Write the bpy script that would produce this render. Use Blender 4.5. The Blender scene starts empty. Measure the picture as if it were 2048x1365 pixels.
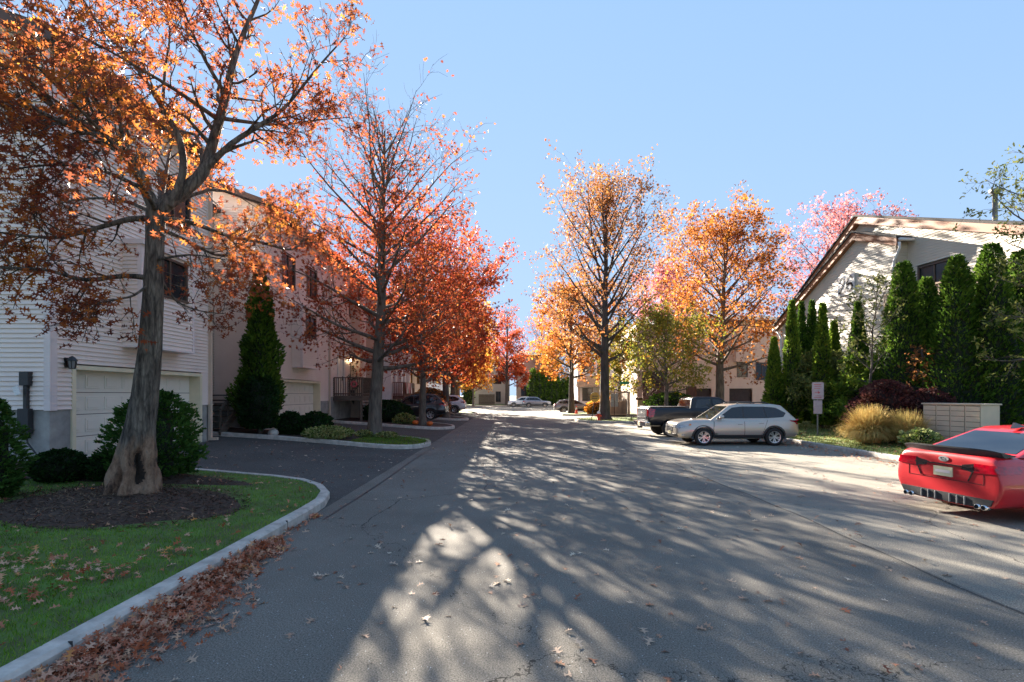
import bpy, bmesh, math, random
import numpy as np
from mathutils import Vector, Matrix
from mathutils.bvhtree import BVHTree
from mathutils import noise as mnoise
R = math.radians
scene = bpy.context.scene
COL = scene.collection
rng = random.Random(7)
nr = np.random.default_rng(11)
IDENT = Matrix.Identity(4)
W = {}

# ------------------------------------------------------------------ materials
def new_mat(name):
    m = bpy.data.materials.new(name); m.use_nodes = True
    nt = m.node_tree; b = nt.nodes['Principled BSDF']
    return m, nt, b
def ramp(nt, stops, fac, interp='LINEAR'):
    n = nt.nodes.new('ShaderNodeValToRGB'); cr = n.color_ramp; cr.interpolation = interp
    while len(cr.elements) < len(stops): cr.elements.new(.5)
    for e, (p, c) in zip(cr.elements, stops):
        e.position = p; e.color = (*c, 1)
    nt.links.new(fac, n.inputs[0]); return n.outputs[0]
def noise(nt, scale, detail=3, rough=.5, coord='Object', stretch=None):
    tc = nt.nodes.new('ShaderNodeTexCoord'); n = nt.nodes.new('ShaderNodeTexNoise')
    n.inputs['Scale'].default_value = scale; n.inputs['Detail'].default_value = detail
    n.inputs['Roughness'].default_value = rough
    src = tc.outputs[coord]
    if stretch:
        mp = nt.nodes.new('ShaderNodeMapping'); mp.inputs['Scale'].default_value = stretch
        nt.links.new(src, mp.inputs[0]); src = mp.outputs[0]
    nt.links.new(src, n.inputs['Vector']); return n.outputs[0]
def mix(nt, a, b, fac, mode='MIX'):
    n = nt.nodes.new('ShaderNodeMix'); n.data_type = 'RGBA'; n.blend_type = mode
    for sock, v in ((n.inputs[0], fac), (n.inputs[6], a), (n.inputs[7], b)):
        if hasattr(v, 'links'): nt.links.new(v, sock)
        elif isinstance(v, (int, float)): sock.default_value = v
        else: sock.default_value = (*v, 1)
    return n.outputs[2]
def add_bump(nt, b, h, strength=.3, dist=.02):
    n = nt.nodes.new('ShaderNodeBump'); n.inputs['Strength'].default_value = strength
    n.inputs['Distance'].default_value = dist
    nt.links.new(h, n.inputs['Height']); nt.links.new(n.outputs[0], b.inputs['Normal'])
def pm(name, c, c2=None, scale=6, rough=.7, metal=0, coat=0, bump=0, bscale=40, spec=.5, stretch=None, emis=None, detail=4, contrast=(.35,.65)):
    m, nt, b = new_mat(name)
    b.inputs['Roughness'].default_value = rough; b.inputs['Metallic'].default_value = metal
    b.inputs['Coat Weight'].default_value = coat; b.inputs['Coat Roughness'].default_value = .04
    b.inputs['Specular IOR Level'].default_value = spec
    if c2 is None: c2 = tuple(x*.86 for x in c)
    n = noise(nt, scale, detail, .6, stretch=stretch)
    nt.links.new(ramp(nt, [(contrast[0], c2), (contrast[1], c)], n), b.inputs['Base Color'])
    if bump: add_bump(nt, b, noise(nt, bscale, 4, .6, stretch=stretch), bump, .01)
    if emis:
        b.inputs['Emission Color'].default_value = (*c, 1); b.inputs['Emission Strength'].default_value = emis
    return m
def leaf_mat(name, cols, transl=.45, rough=.55, cscale=.9):
    """cols: list of colours picked at random per leaf, drifting in clumps"""
    m = bpy.data.materials.new(name); m.use_nodes = True; nt = m.node_tree; nt.nodes.clear()
    out = nt.nodes.new('ShaderNodeOutputMaterial')
    g = nt.nodes.new('ShaderNodeNewGeometry')
    nz = noise(nt, cscale, 2, .5)
    ma = nt.nodes.new('ShaderNodeMath'); ma.operation = 'MULTIPLY_ADD'
    nt.links.new(nz, ma.inputs[0]); ma.inputs[1].default_value = 1.5; ma.inputs[2].default_value = -.75
    ad = nt.nodes.new('ShaderNodeMath'); ad.operation = 'MULTIPLY_ADD'
    nt.links.new(g.outputs['Random Per Island'], ad.inputs[0]); ad.inputs[1].default_value = .75
    ad2 = nt.nodes.new('ShaderNodeMath'); ad2.operation = 'ADD'; ad2.inputs[1].default_value = .13
    nt.links.new(ma.outputs[0], ad2.inputs[0]); nt.links.new(ad2.outputs[0], ad.inputs[2])
    k = len(cols)
    col = ramp(nt, [(i/(k-1), c) for i, c in enumerate(cols)], ad.outputs[0])
    d = nt.nodes.new('ShaderNodeBsdfPrincipled'); d.inputs['Roughness'].default_value = rough
    d.inputs['Specular IOR Level'].default_value = .08
    nt.links.new(col, d.inputs['Base Color'])
    t = nt.nodes.new('ShaderNodeBsdfTranslucent')
    gm = nt.nodes.new('ShaderNodeHueSaturation'); gm.inputs['Saturation'].default_value = 1.0; gm.inputs['Value'].default_value = 1.1
    nt.links.new(col, gm.inputs['Color']); nt.links.new(gm.outputs[0], t.inputs['Color'])
    mx = nt.nodes.new('ShaderNodeMixShader'); mx.inputs[0].default_value = transl
    nt.links.new(d.outputs[0], mx.inputs[1]); nt.links.new(t.outputs[0], mx.inputs[2])
    nt.links.new(mx.outputs[0], out.inputs[0]); return m

def asphalt(name, dark, light, speck=.5, patch=.35):
    m, nt, b = new_mat(name)
    b.inputs['Roughness'].default_value = .95; b.inputs['Specular IOR Level'].default_value = .2
    big = noise(nt, .55, 5, .6)
    base = ramp(nt, [(.3, dark), (.7, light)], big)
    fine = noise(nt, 75, 3, .8)
    sp = ramp(nt, [(.32, (.3,)*3), (.48, (.95,)*3), (.66, (1.25+speck,)*3)], fine)
    c = mix(nt, base, sp, 1.0, 'MULTIPLY')
    vo = nt.nodes.new('ShaderNodeTexVoronoi'); vo.inputs['Scale'].default_value = 42
    tc = nt.nodes.new('ShaderNodeTexCoord'); nt.links.new(tc.outputs['Object'], vo.inputs['Vector'])
    sepr = nt.nodes.new('ShaderNodeSeparateColor'); nt.links.new(vo.outputs['Color'], sepr.inputs[0])
    gt = nt.nodes.new('ShaderNodeMath'); gt.operation = 'GREATER_THAN'; gt.inputs[1].default_value = .93
    nt.links.new(sepr.outputs[0], gt.inputs[0])
    lt = nt.nodes.new('ShaderNodeMath'); lt.operation = 'LESS_THAN'; lt.inputs[1].default_value = .22
    nt.links.new(vo.outputs['Distance'], lt.inputs[0])
    mu = nt.nodes.new('ShaderNodeMath'); mu.operation = 'MULTIPLY'
    nt.links.new(gt.outputs[0], mu.inputs[0]); nt.links.new(lt.outputs[0], mu.inputs[1])
    c = mix(nt, c, (.42, .42, .41), mu.outputs[0])
    # hairline cracks
    vc = nt.nodes.new('ShaderNodeTexVoronoi'); vc.feature = 'DISTANCE_TO_EDGE'; vc.inputs['Scale'].default_value = .16
    wn = noise(nt, 1.4, 5, .65); ad = nt.nodes.new('ShaderNodeVectorMath'); ad.operation = 'ADD'
    tc2 = nt.nodes.new('ShaderNodeTexCoord'); nt.links.new(tc2.outputs['Object'], ad.inputs[0]); nt.links.new(wn, ad.inputs[1])
    nt.links.new(ad.outputs[0], vc.inputs['Vector'])
    ck = nt.nodes.new('ShaderNodeMath'); ck.operation = 'LESS_THAN'; ck.inputs[1].default_value = .0012
    nt.links.new(vc.outputs['Distance'], ck.inputs[0])
    c = mix(nt, c, (dark[0]*.4, dark[1]*.4, dark[2]*.4), ck.outputs[0])
    # bitumen stains
    st = noise(nt, 1.7, 4, .7, stretch=(1, .35, 1))
    sr = ramp(nt, [(.55, (0, 0, 0)), (.72, (1, 1, 1))], st)
    stn = nt.nodes.new('ShaderNodeMath'); stn.operation = 'MULTIPLY'; stn.inputs[1].default_value = patch
    nt.links.new(sr, stn.inputs[0])
    c = mix(nt, c, dark, stn.outputs[0])
    nt.links.new(c, b.inputs['Base Color']); add_bump(nt, b, fine, .55, .012)
    return m

M = {}
M['road'] = asphalt('road_asphalt', (.135, .122, .103), (.19, .173, .146))
M['park'] = asphalt('parking_asphalt', (.185, .167, .138), (.25, .226, .184))
M['drive'] = asphalt('driveway_asphalt', (.068, .065, .060), (.10, .096, .088), .4, .2)
M['concrete'] = pm('curb_concrete', (.58, .53, .46), (.34, .31, .27), 5, .85, bump=.3, bscale=60, detail=8)
M['concrete_dark'] = pm('foundation_concrete', (.4, .38, .34), (.24, .23, .21), 2.2, .9, bump=.2, detail=8)
M['grass_g'] = pm('lawn_soil', (.10, .19, .03), (.08, .09, .03), 3, .95, bump=.6, bscale=80)
M['grass_far'] = pm('far_lawn', (.16, .22, .045), (.1, .13, .035), 2, .95, bump=.6, bscale=30)
M['ground'] = pm('bare_ground', (.12, .11, .06), (.07, .08, .03), .4, .95)
M['mulch'] = pm('bark_mulch', (.085, .05, .032), (.028, .017, .012), 22, .95, bump=1, bscale=45, detail=8)
M['bark'] = pm('grey_bark', (.16, .13, .10), (.065, .052, .042), 9, .95, bump=1, bscale=14, stretch=(1, 1, .22), detail=8)
M['bark_dark'] = pm('dark_bark', (.10, .085, .072), (.045, .038, .033), 7, .95, bump=.8, bscale=14, stretch=(1, 1, .25))
M['siding_grey'] = pm('grey_siding', (.82, .70, .61), (.76, .64, .56), 1.2, .55)
M['siding_mauve'] = pm('brown_siding', (.52, .42, .34), (.46, .37, .30), 1.2, .6)  # darker and browner than the grey siding
M['siding_cream'] = pm('cream_siding', (.56, .50, .40), (.50, .45, .36), 1, .6)
M['stucco_white'] = pm('white_wall', (.76, .72, .68), (.68, .65, .61), 2, .7)
M['stucco_beige'] = pm('beige_wall', (.74, .56, .40), (.68, .50, .36), 1.2, .8)
M['trim_cream'] = pm('cream_trim', (.78, .69, .48), (.7, .62, .43), 3, .5)
M['trim_pink'] = pm('tan_trim', (.62, .48, .36), (.55, .43, .33), 3, .5)
M['trim_grey'] = pm('grey_corner_trim', (.76, .65, .61), (.7, .6, .56), 3, .55)
M['door_white'] = pm('garage_door_paint', (.80, .745, .63), (.74, .69, .58), 1.5, .45)
M['door_brown'] = pm('brown_garage_door', (.05, .03, .022), (.035, .02, .016), 4, .6)
M['fascia'] = pm('brown_fascia', (.12, .06, .035), (.07, .038, .025), 3, .6)
M['fascia_o'] = pm('orange_brown_fascia', (.36, .13, .045), (.2, .08, .035), 1.6, .6, detail=6)
M['shingle'] = pm('dark_shingle', (.06, .05, .047), (.025, .022, .02), 12, .9, bump=.8, bscale=30, stretch=(1, 3, 1))
M['glass'] = pm('window_glass', (.025, .03, .035), (.015, .018, .02), 2, .08, spec=.35)
M['frame'] = pm('window_frame', (.10, .07, .05), (.08, .055, .04), 4, .5)
M['frame_w'] = pm('white_frame', (.66, .64, .6), None, 4, .5)
M['black'] = pm('black_metal', (.018, .018, .019), None, 8, .4, spec=.5)
M['black_pl'] = pm('black_plastic', (.03, .03, .032), None, 8, .55)
M['steel'] = pm('galvanised_steel', (.33, .33, .33), (.24, .24, .24), 8, .5, metal=.6)
M['wood_deck'] = pm('weathered_deck_wood', (.15, .115, .085), (.075, .058, .045), 3, .85, stretch=(1, 1, 6), bump=.4)
M['wood_red'] = pm('brown_rail_wood', (.22, .11, .07), (.13, .065, .045), 3, .8)
M['wood_tan'] = pm('tan_rail_wood', (.5, .36, .24), (.38, .27, .18), 3, .8)
M['lamp_glass'] = pm('lamp_glass', (1.0, .72, .42), None, 2, .3, emis=6)
M['lamp_off'] = pm('lamp_pane', (.22, .22, .22), None, 2, .15)
M['mailbox'] = pm('mailbox_paint', (.66, .53, .38), (.58, .47, .34), 2, .5)
M['mailbox_dark'] = pm('mailbox_gap', (.12, .10, .08), None, 4, .7)
M['pumpkin'] = pm('pumpkin_skin', (.75, .16, .02), (.6, .11, .015), 6, .5)
M['cone'] = pm('cone_plastic', (.9, .08, .03), (.8, .07, .03), 3, .5)
M['white'] = pm('white_paint', (.78, .77, .74), (.7, .69, .66), 4, .5)
M['sign_red'] = pm('sign_red', (.55, .1, .11), None, 4, .5)
M['sign_pink'] = pm('sign_faded', (.50, .43, .43), (.44, .33, .35), 9, .5)
M['sign_green'] = pm('sign_green', (.02, .26, .13), None, 4, .5)
M['sign_yellow'] = pm('sign_yellow', (.72, .40, .05), (.6, .3, .04), 4, .5)
M['ink'] = pm('black_ink', (.02, .02, .02), None, 4, .6)
M['paint_silver'] = pm('silver_beige_paint', (.44, .395, .335), (.43, .385, .325), 3, .36, metal=.45, coat=1)
M['paint_red'] = pm('red_paint', (.46, .008, .013), (.44, .007, .012), 3, .38, coat=.8)
M['paint_navy'] = pm('navy_paint', (.004, .006, .011), None, 3, .4, coat=.35, spec=.3)
M['paint_black'] = pm('black_paint', (.008, .008, .011), None, 3, .3, coat=1)
M['paint_white'] = pm('white_car_paint', (.66, .67, .68), None, 3, .3, coat=1)
M['paint_grey'] = pm('grey_car_paint', (.23, .24, .27), None, 3, .3, metal=.5, coat=1)
M['carglass'] = pm('car_glass', (.012, .014, .017), None, 2, .04, spec=.5, coat=.25)
M['tyre'] = pm('tyre_rubber', (.018, .018, .018), (.012,)*3, 9, .85)
M['rim'] = pm('alloy_rim', (.55, .55, .54), (.45,)*3, 8, .3, metal=.9)
M['rim_dark'] = pm('wheel_well', (.012, .012, .012), None, 8, .8)
M['chrome'] = pm('chrome', (.75, .75, .76), None, 8, .12, metal=1)
M['tail'] = pm('tail_light', (.42, .0, .012), (.2, .0, .006), 22, .12, coat=1)
M['tail_dark'] = pm('smoked_lens', (.03, .018, .018), None, 6, .15, coat=1)
M['head'] = pm('head_light', (.5, .52, .54), (.12, .13, .14), 9, .08, coat=1)
M['amber'] = pm('amber_lens', (.8, .22, .03), None, 9, .15, coat=1)
M['plate'] = pm('licence_plate', (.62, .56, .36), (.55, .50, .33), 6, .45)
M['straw'] = leaf_mat('straw_grass', [(.36, .22, .07), (.5, .34, .11), (.6, .45, .17), (.38, .32, .1)], .3)

def TL(c): return [tuple(min(1, q*.8+.004) for q in x) for x in c]
M['oak1'] = leaf_mat('rust_oak_leaves', TL([(.18, .055, .04), (.28, .075, .038), (.38, .10, .035), (.52, .16, .035), (.66, .28, .045)]), .5, cscale=.55)
M['maple_red'] = leaf_mat('red_leaves', TL([(.2, .03, .02), (.42, .06, .025), (.58, .11, .03), (.66, .2, .04)]), .5)
M['red_sparse'] = leaf_mat('crimson_leaves', TL([(.20, .045, .022), (.38, .065, .025), (.48, .11, .035), (.54, .2, .05)]), .5)
M['orange'] = leaf_mat('orange_leaves', TL([(.28, .075, .025), (.44, .135, .03), (.56, .21, .035), (.62, .3, .05)]), .5)
M['orange_y'] = leaf_mat('yellow_orange_leaves', TL([(.45, .12, .02), (.62, .25, .03), (.68, .35, .05), (.5, .3, .05)]), .5)
M['copper'] = leaf_mat('copper_leaves', TL([(.22, .08, .04), (.34, .13, .045), (.46, .19, .05), (.5, .28, .07)]), .5)
M['pink'] = leaf_mat('pink_leaves', TL([(.4, .1, .12), (.6, .18, .2), (.7, .3, .28), (.55, .2, .14)]), .5)
M['yg'] = leaf_mat('yellow_green_leaves', TL([(.10, .12, .02), (.22, .24, .03), (.38, .32, .04), (.45, .2, .03)]), .5)
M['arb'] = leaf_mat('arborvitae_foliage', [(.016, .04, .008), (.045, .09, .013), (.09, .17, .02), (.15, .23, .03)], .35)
M['arb_y'] = leaf_mat('sunny_arborvitae_foliage', [(.04, .08, .012), (.09, .16, .018), (.18, .26, .03), (.26, .32, .04)], .45)  # lighter, yellower copy of arb; sunlight put into the leaf colour
M['box'] = leaf_mat('boxwood_foliage', [(.008, .022, .007), (.016, .045, .012), (.03, .075, .018)], .25)
M['thuja'] = leaf_mat('thuja_foliage', [(.02, .05, .012), (.045, .11, .02), (.08, .17, .03)], .35)
M['varieg'] = leaf_mat('variegated_foliage', [(.05, .09, .02), (.14, .2, .04), (.45, .46, .2), (.3, .32, .1)], .3)
M['purple'] = leaf_mat('purple_foliage', [(.04, .015, .016), (.09, .03, .03), (.16, .06, .05), (.24, .12, .08)], .3)
M['pine'] = leaf_mat('pine_foliage', [(.05, .07, .025), (.11, .13, .035), (.2, .21, .05), (.26, .26, .08)], .35)
M['grassblade'] = leaf_mat('grass_blades', [(.05, .11, .010), (.10, .21, .018), (.15, .31, .026), (.28, .38, .07)], .4, cscale=1.2)
M['litter'] = leaf_mat('fallen_leaf', [(.22, .055, .02), (.38, .11, .05), (.5, .22, .14), (.6, .38, .26), (.58, .25, .07)], .15)
M['litter2'] = leaf_mat('dry_fallen_leaf', [(.22, .07, .04), (.36, .2, .13), (.5, .36, .26), (.6, .5, .38)], .1)
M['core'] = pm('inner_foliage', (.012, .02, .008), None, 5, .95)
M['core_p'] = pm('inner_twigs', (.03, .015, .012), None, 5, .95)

# ------------------------------------------------------------------ mesh helpers
class MB:
    def __init__(s): s.v = []; s.f = []
    def add(s, vs, fs):
        k = len(s.v); s.v += [tuple(p) for p in vs]; s.f += [tuple(k+i for i in f) for f in fs]
    def quad(s, a, b, c, d): s.add([a, b, c, d], [(0, 1, 2, 3)])
    def box(s, x0, x1, y0, y1, z0, z1):
        if x0 > x1: x0, x1 = x1, x0
        if y0 > y1: y0, y1 = y1, y0
        s.add([(x0,y0,z0),(x1,y0,z0),(x1,y1,z0),(x0,y1,z0),(x0,y0,z1),(x1,y0,z1),(x1,y1,z1),(x0,y1,z1)],
              [(0,3,2,1),(4,5,6,7),(0,1,5,4),(1,2,6,5),(2,3,7,6),(3,0,4,7)])
    def obox(s, p, ux, uy, uz, lx, ly, lz):
        """box from corner p spanned by ux*lx, uy*ly, uz*lz"""
        p = Vector(p); a = Vector(ux)*lx; b = Vector(uy)*ly; c = Vector(uz)*lz
        s.add([p, p+a, p+a+b, p+b, p+c, p+a+c, p+a+b+c, p+b+c],
              [(0,3,2,1),(4,5,6,7),(0,1,5,4),(1,2,6,5),(2,3,7,6),(3,0,4,7)])
    def bar(s, a, b, w, h=None):
        a = Vector(a); b = Vector(b); d = b-a; L = d.length; d.normalize()
        up = Vector((0,0,1)) if abs(d.z) < .95 else Vector((0,1,0))
        sd = d.cross(up).normalized(); up = sd.cross(d).normalized(); h = h or w
        s.obox(a - sd*w/2 - up*h/2, d, sd, up, L, w, h)
    def tube(s, pts, rads, n=6, cap=True):
        pts = [Vector(p) for p in pts]; k0 = len(s.v); m = len(pts)
        prev = None
        for i, p in enumerate(pts):
            d = (pts[min(i+1, m-1)] - pts[max(i-1, 0)])
            if d.length < 1e-6: d = Vector((0,0,1))
            d.normalize()
            if prev is None: a = d.orthogonal().normalized()
            else:
                a = prev - d*prev.dot(d)
                a = a.normalized() if a.length > 1e-5 else d.orthogonal().normalized()
            prev = a; b = d.cross(a)
            for j in range(n):
                t = 2*math.pi*j/n; q = p + (a*math.cos(t) + b*math.sin(t))*rads[i]
                s.v.append(tuple(q))
        for i in range(m-1):
            for j in range(n):
                j2 = (j+1) % n
                s.f.append((k0+i*n+j, k0+i*n+j2, k0+(i+1)*n+j2, k0+(i+1)*n+j))
        if cap:
            s.f.append(tuple(k0+j for j in reversed(range(n)))); s.f.append(tuple(k0+(m-1)*n+j for j in range(n)))
    def lathe(s, prof, n=24, c=(0,0,0), axis='z'):
        k0 = len(s.v); m = len(prof)
        for r, z in prof:
            for j in range(n):
                t = 2*math.pi*j/n; x, y = r*math.cos(t), r*math.sin(t)
                p = (x, y, z) if axis == 'z' else ((x, z, y) if axis == 'y' else (z, x, y))
                s.v.append((p[0]+c[0], p[1]+c[1], p[2]+c[2]))
        for i in range(m-1):
            for j in range(n):
                j2 = (j+1) % n
                s.f.append((k0+i*n+j, k0+i*n+j2, k0+(i+1)*n+j2, k0+(i+1)*n+j))
    def prism(s, poly, z0, z1, zf=None):
        """vertical prism over polygon (ccw) """
        n = len(poly)
        a = [(x, y, (z0 + (zf(x, y) if zf else 0))) for x, y in poly]
        b = [(x, y, (z1 + (zf(x, y) if zf else 0))) for x, y in poly]
        s.add(a+b, [tuple(reversed(range(n))), tuple(range(n, 2*n))] + [(i, (i+1) % n, n+(i+1) % n, n+i) for i in range(n)])
def obj(name, mb, mat, parent=None, world=True, smooth=False, bevel=0, mats=None, autos=None):
    me = bpy.data.meshes.new(name)
    v = mb.v
    if parent is not None and world and parent in W:
        inv = W[parent].inverted(); v = [tuple(inv @ Vector(p)) for p in v]
    me.from_pydata(v, [], mb.f); me.validate()
    for mm in (mats or [mat]): me.materials.append(mm)
    if smooth: me.shade_smooth()
    o = bpy.data.objects.new(name, me); COL.objects.link(o)
    if parent is not None: o.parent = parent; W[o] = W.get(parent, IDENT)
    else: W[o] = IDENT
    if bevel:
        b = o.modifiers.new('bev', 'BEVEL'); b.width = bevel; b.segments = 2; b.limit_method = 'ANGLE'
    return o
def tag(o, label, cat, group=None, kind=None):
    if label: o['label'] = label
    if cat: o['category'] = cat
    if group: o['group'] = group
    if kind: o['kind'] = kind
    return o
def thing(name, label, cat, loc=(0,0,0), rz=0, group=None, ry=0):
    o = bpy.data.objects.new(name, None); COL.objects.link(o)
    o.empty_display_size = .2
    m = Matrix.Translation(Vector(loc)) @ Matrix.Rotation(rz, 4, 'Z') @ Matrix.Rotation(ry, 4, 'Y')
    o.matrix_world = m; o.location = loc; o.rotation_euler = m.to_euler(); W[o] = m
    return tag(o, label, cat, group)
def struct(name, mb, mat, kind='structure', label=None, cat=None, smooth=False):
    o = obj(name, mb, mat, smooth=smooth); o['kind'] = kind
    if label: o['label'] = label
    if cat: o['category'] = cat
    return o

# numpy leaf cloud --------------------------------------------------
def half(pts):  # mirror half outline
    return pts + [(x, -y) for x, y in reversed(pts) if abs(y) > 1e-6]
OAK = half([(0,.015),(.14,.03),(.16,.22),(.26,.07),(.38,.07),(.46,.42),(.56,.09),(.66,.08),(.82,.33),(.82,.07),(1,0)])
STAR = half([(0,.02),(.2,.06),(.25,.34),(.42,.12),(.62,.4),(.7,.1),(1,0)])
DIAM = half([(0,0),(.35,.3),(.7,.22),(1,0)])
SPRAY = half([(0,.03),(.3,.2),(.4,.1),(.65,.24),(.72,.08),(1,0)])
FROND = half([(0,.05),(.4,.22),(.8,.14),(1,0)])
BLADE = [(0,.06),(.6,.04),(1,0),(.6,-.04),(0,-.06)]
def leaf_cloud(pos, size, shape, dirs=None, spread=1.0, fold=.25, flat=None, jitter=.35, mb_core=None, curl=0):
    pos = np.asarray(pos, float); n = len(pos)
    if n == 0: return None
    sh = np.array([(x, y, fold*abs(y) - curl*(x-.5)**2) for x, y in shape]); k = len(sh)
    if dirs is None: d = nr.normal(size=(n, 3))
    else: d = np.asarray(dirs, float) + nr.normal(size=(n, 3))*spread
    d /= np.linalg.norm(d, axis=1)[:, None] + 1e-9
    if flat is not None:
        up = np.tile(np.array([0, 0, 1.]), (n, 1)) + nr.normal(size=(n, 3))*flat
        d = np.cross(up, nr.normal(size=(n, 3))); d /= np.linalg.norm(d, axis=1)[:, None]
        side = np.cross(up, d)
    else:
        side = np.cross(d, nr.normal(size=(n, 3)))
    side /= np.linalg.norm(side, axis=1)[:, None] + 1e-9
    nrm = np.cross(d, side)
    s = size*(1 + (nr.random(n)-.5)*2*jitter)
    v = pos[:, None, :] + s[:, None, None]*(sh[None, :, 0:1]*d[:, None, :] + sh[None, :, 1:2]*side[:, None, :] + sh[None, :, 2:3]*nrm[:, None, :])
    return v.reshape(-1, 3), k
def cloud_obj(name, v, k, mat, parent=None, core=None, core_mat=None):
    if parent is not None and parent in W:
        inv = np.array(W[parent].inverted()); v = v @ inv[:3, :3].T + inv[:3, 3]
    nc = 0
    cv = []; cf = []
    if core is not None:
        cv = core.v
        if parent is not None: 
            inv = W[parent].inverted(); cv = [tuple(inv @ Vector(p)) for p in cv]
        cf = core.f
    nv = len(v); nf = nv//k
    allv = np.concatenate([v, np.array(cv, float).reshape(-1, 3)]) if len(cv) else v
    me = bpy.data.meshes.new(name)
    loops = np.arange(nv, dtype=np.int32)
    starts = np.arange(nf, dtype=np.int32)*k
    totals = np.full(nf, k, dtype=np.int32)
    if len(cf):
        cl = np.array([i+nv for f in cf for i in f], dtype=np.int32)
        ct = np.array([len(f) for f in cf], dtype=np.int32)
        cs = nv + np.concatenate([[0], np.cumsum(ct)[:-1]]).astype(np.int32)
        loops = np.concatenate([loops, cl]); starts = np.concatenate([starts, cs]); totals = np.concatenate([totals, ct])
    me.vertices.add(len(allv)); me.vertices.foreach_set('co', allv.astype(np.float32).ravel())
    me.loops.add(len(loops)); me.loops.foreach_set('vertex_index', loops)
    me.polygons.add(len(starts)); me.polygons.foreach_set('loop_start', starts); me.polygons.foreach_set('loop_total', totals)
    me.materials.append(mat)
    if len(cf):
        me.materials.append(core_mat or M['core'])
        mi = np.zeros(len(starts), dtype=np.int32); mi[nf:] = 1; me.polygons.foreach_set('material_index', mi)
    me.update(calc_edges=True)
    o = bpy.data.objects.new(name, me); COL.objects.link(o)
    if parent is not None: o.parent = parent; W[o] = W[parent]
    else: W[o] = IDENT
    return o

# ------------------------------------------------------------------ ground layout
def H(x, y=0):
    return max(0., (-3.3 - x))*.067
def HR(x, y=0):
    return max(0., min(.35, (x - 11.8)*.09))
g = MB(); g.quad((-600,-200,-.06),(600,-200,-.06),(600,900,-.06),(-600,900,-.06)); struct('ground', g, M['ground'])
g = MB(); g.quad((-3.3,-12,0),(4.7,-12,0),(4.7,62,0),(-3.3,62,0)); struct('road', g, M['road'])
g = MB(); g.quad((-12.5,-12,.61),(-3.3,-12,0),(-3.3,62,0),(-12.5,62,.6164)); 
g.v[0] = (-12.5,-12,H(-12.5)); g.v[3] = (-12.5,62,H(-12.5)); struct('driveway', g, M['drive'])
g = MB(); g.quad((4.7,-12,0),(60,-12,0),(60,62,0),(4.7,62,0)); struct('parking_lot', g, M['park'])
g = MB(); g.quad((-60,62,0),(60,62,0),(60,87,0),(-60,87,0)); struct('cross_street', g, M['park'])

def catmull(pts, n=6, closed=True):
    out = []; m = len(pts)
    for i in range(m):
        p0, p1, p2, p3 = [pts[(i+j-1) % m] for j in range(4)]
        for s_ in range(n):
            t = s_/n
            out.append(tuple(.5*((2*p1[k]) + (-p0[k]+p2[k])*t + (2*p0[k]-5*p1[k]+4*p2[k]-p3[k])*t*t + (-p0[k]+3*p1[k]-3*p2[k]+p3[k])*t**3) for k in range(2)))
    return out
def offset_poly(poly, d):
    n = len(poly); out = []
    for i in range(n):
        a = Vector(poly[i-1]); b = Vector(poly[i]); c = Vector(poly[(i+1) % n])
        e1 = (b-a); e2 = (c-b)
        if e1.length < 1e-6: e1 = e2.copy()
        if e2.length < 1e-6: e2 = e1.copy()
        e1.normalize(); e2.normalize()
        n1 = Vector((-e1.y, e1.x)); n2 = Vector((-e2.y, e2.x)); nn = (n1+n2)
        nn = nn.normalized() if nn.length > 1e-4 else n1
        k = 1/max(.5, nn.dot(n1)); out.append(tuple(b + nn*d*k))
    return out
def inside(p, poly):
    x, y = p; c = False; j = len(poly)-1
    for i in range(len(poly)):
        xi, yi = poly[i]; xj, yj = poly[j]
        if (yi > y) != (yj > y) and x < (xj-xi)*(y-yi)/(yj-yi)+xi: c = not c
        j = i
    return c
def island(poly, zf, top_mat, name='lawn', hc=.15, top_h=.13, w=.16, kind='structure'):
    """curb ring and planted top; poly ccw"""
    inn = offset_poly(poly, w); bev = offset_poly(poly, .03); n = len(poly)
    m = MB(); v = []
    for (P, z) in ((poly, -.04), (poly, hc-.03), (bev, hc), (inn, hc-.005), (inn, -.04)):
        v += [(x, y, z + zf(x, y)) for x, y in P]
    f = []
    for r in range(4):
        for i in range(n):
            j = (i+1) % n
            f.append((r*n+i, r*n+j, (r+1)*n+j, (r+1)*n+i))
    m.add(v, f)
    struct('curb', m, M['concrete'])
    t = MB(); t.add([(x, y, top_h + zf(x, y)) for x, y in inn], [tuple(range(n))])
    struct(name, t, top_mat)
    return inn

isl1 = [(-3.3,-2),(-3.3,3),(-3.3,8.2),(-3.33,8.9),(-3.5,9.6),(-3.85,10.2),(-4.4,10.65),(-5.1,10.85),(-7,11.0),(-9.95,11.15),(-10.05,10.95),(-20,10.95),(-20,-2)]
inn1 = island(isl1, H, M['grass_g'])
isl2 = catmull([(-11.6,18.35),(-9,18.3),(-6.8,18.1),(-4.7,17.8),(-3.7,18.2),(-3.27,19.2),(-3.3,20.3),(-3.9,21.2),(-5.2,21.5),(-8,21.3),(-10.1,20.4),(-11.6,20.4)], 5)
island(isl2, H, M['mulch'], 'planting_bed')
isl3 = catmull([(-10.2,28.0),(-7.8,27.7),(-5.0,27.5),(-3.9,28.1),(-3.4,29.4),(-3.7,30.8),(-4.8,31.6),(-7.5,31.8),(-10.2,31.8)], 5)
island(isl3, H, M['mulch'], 'planting_bed')
isl4 = catmull([(-10.2,37.5),(-7.8,37.4),(-5.0,37.2),(-3.9,37.8),(-3.4,39.0),(-3.7,40.4),(-4.8,41.2),(-7.5,41.4),(-10.2,41.4)], 4)
island(isl4, H, M['mulch'], 'planting_bed')
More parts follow.
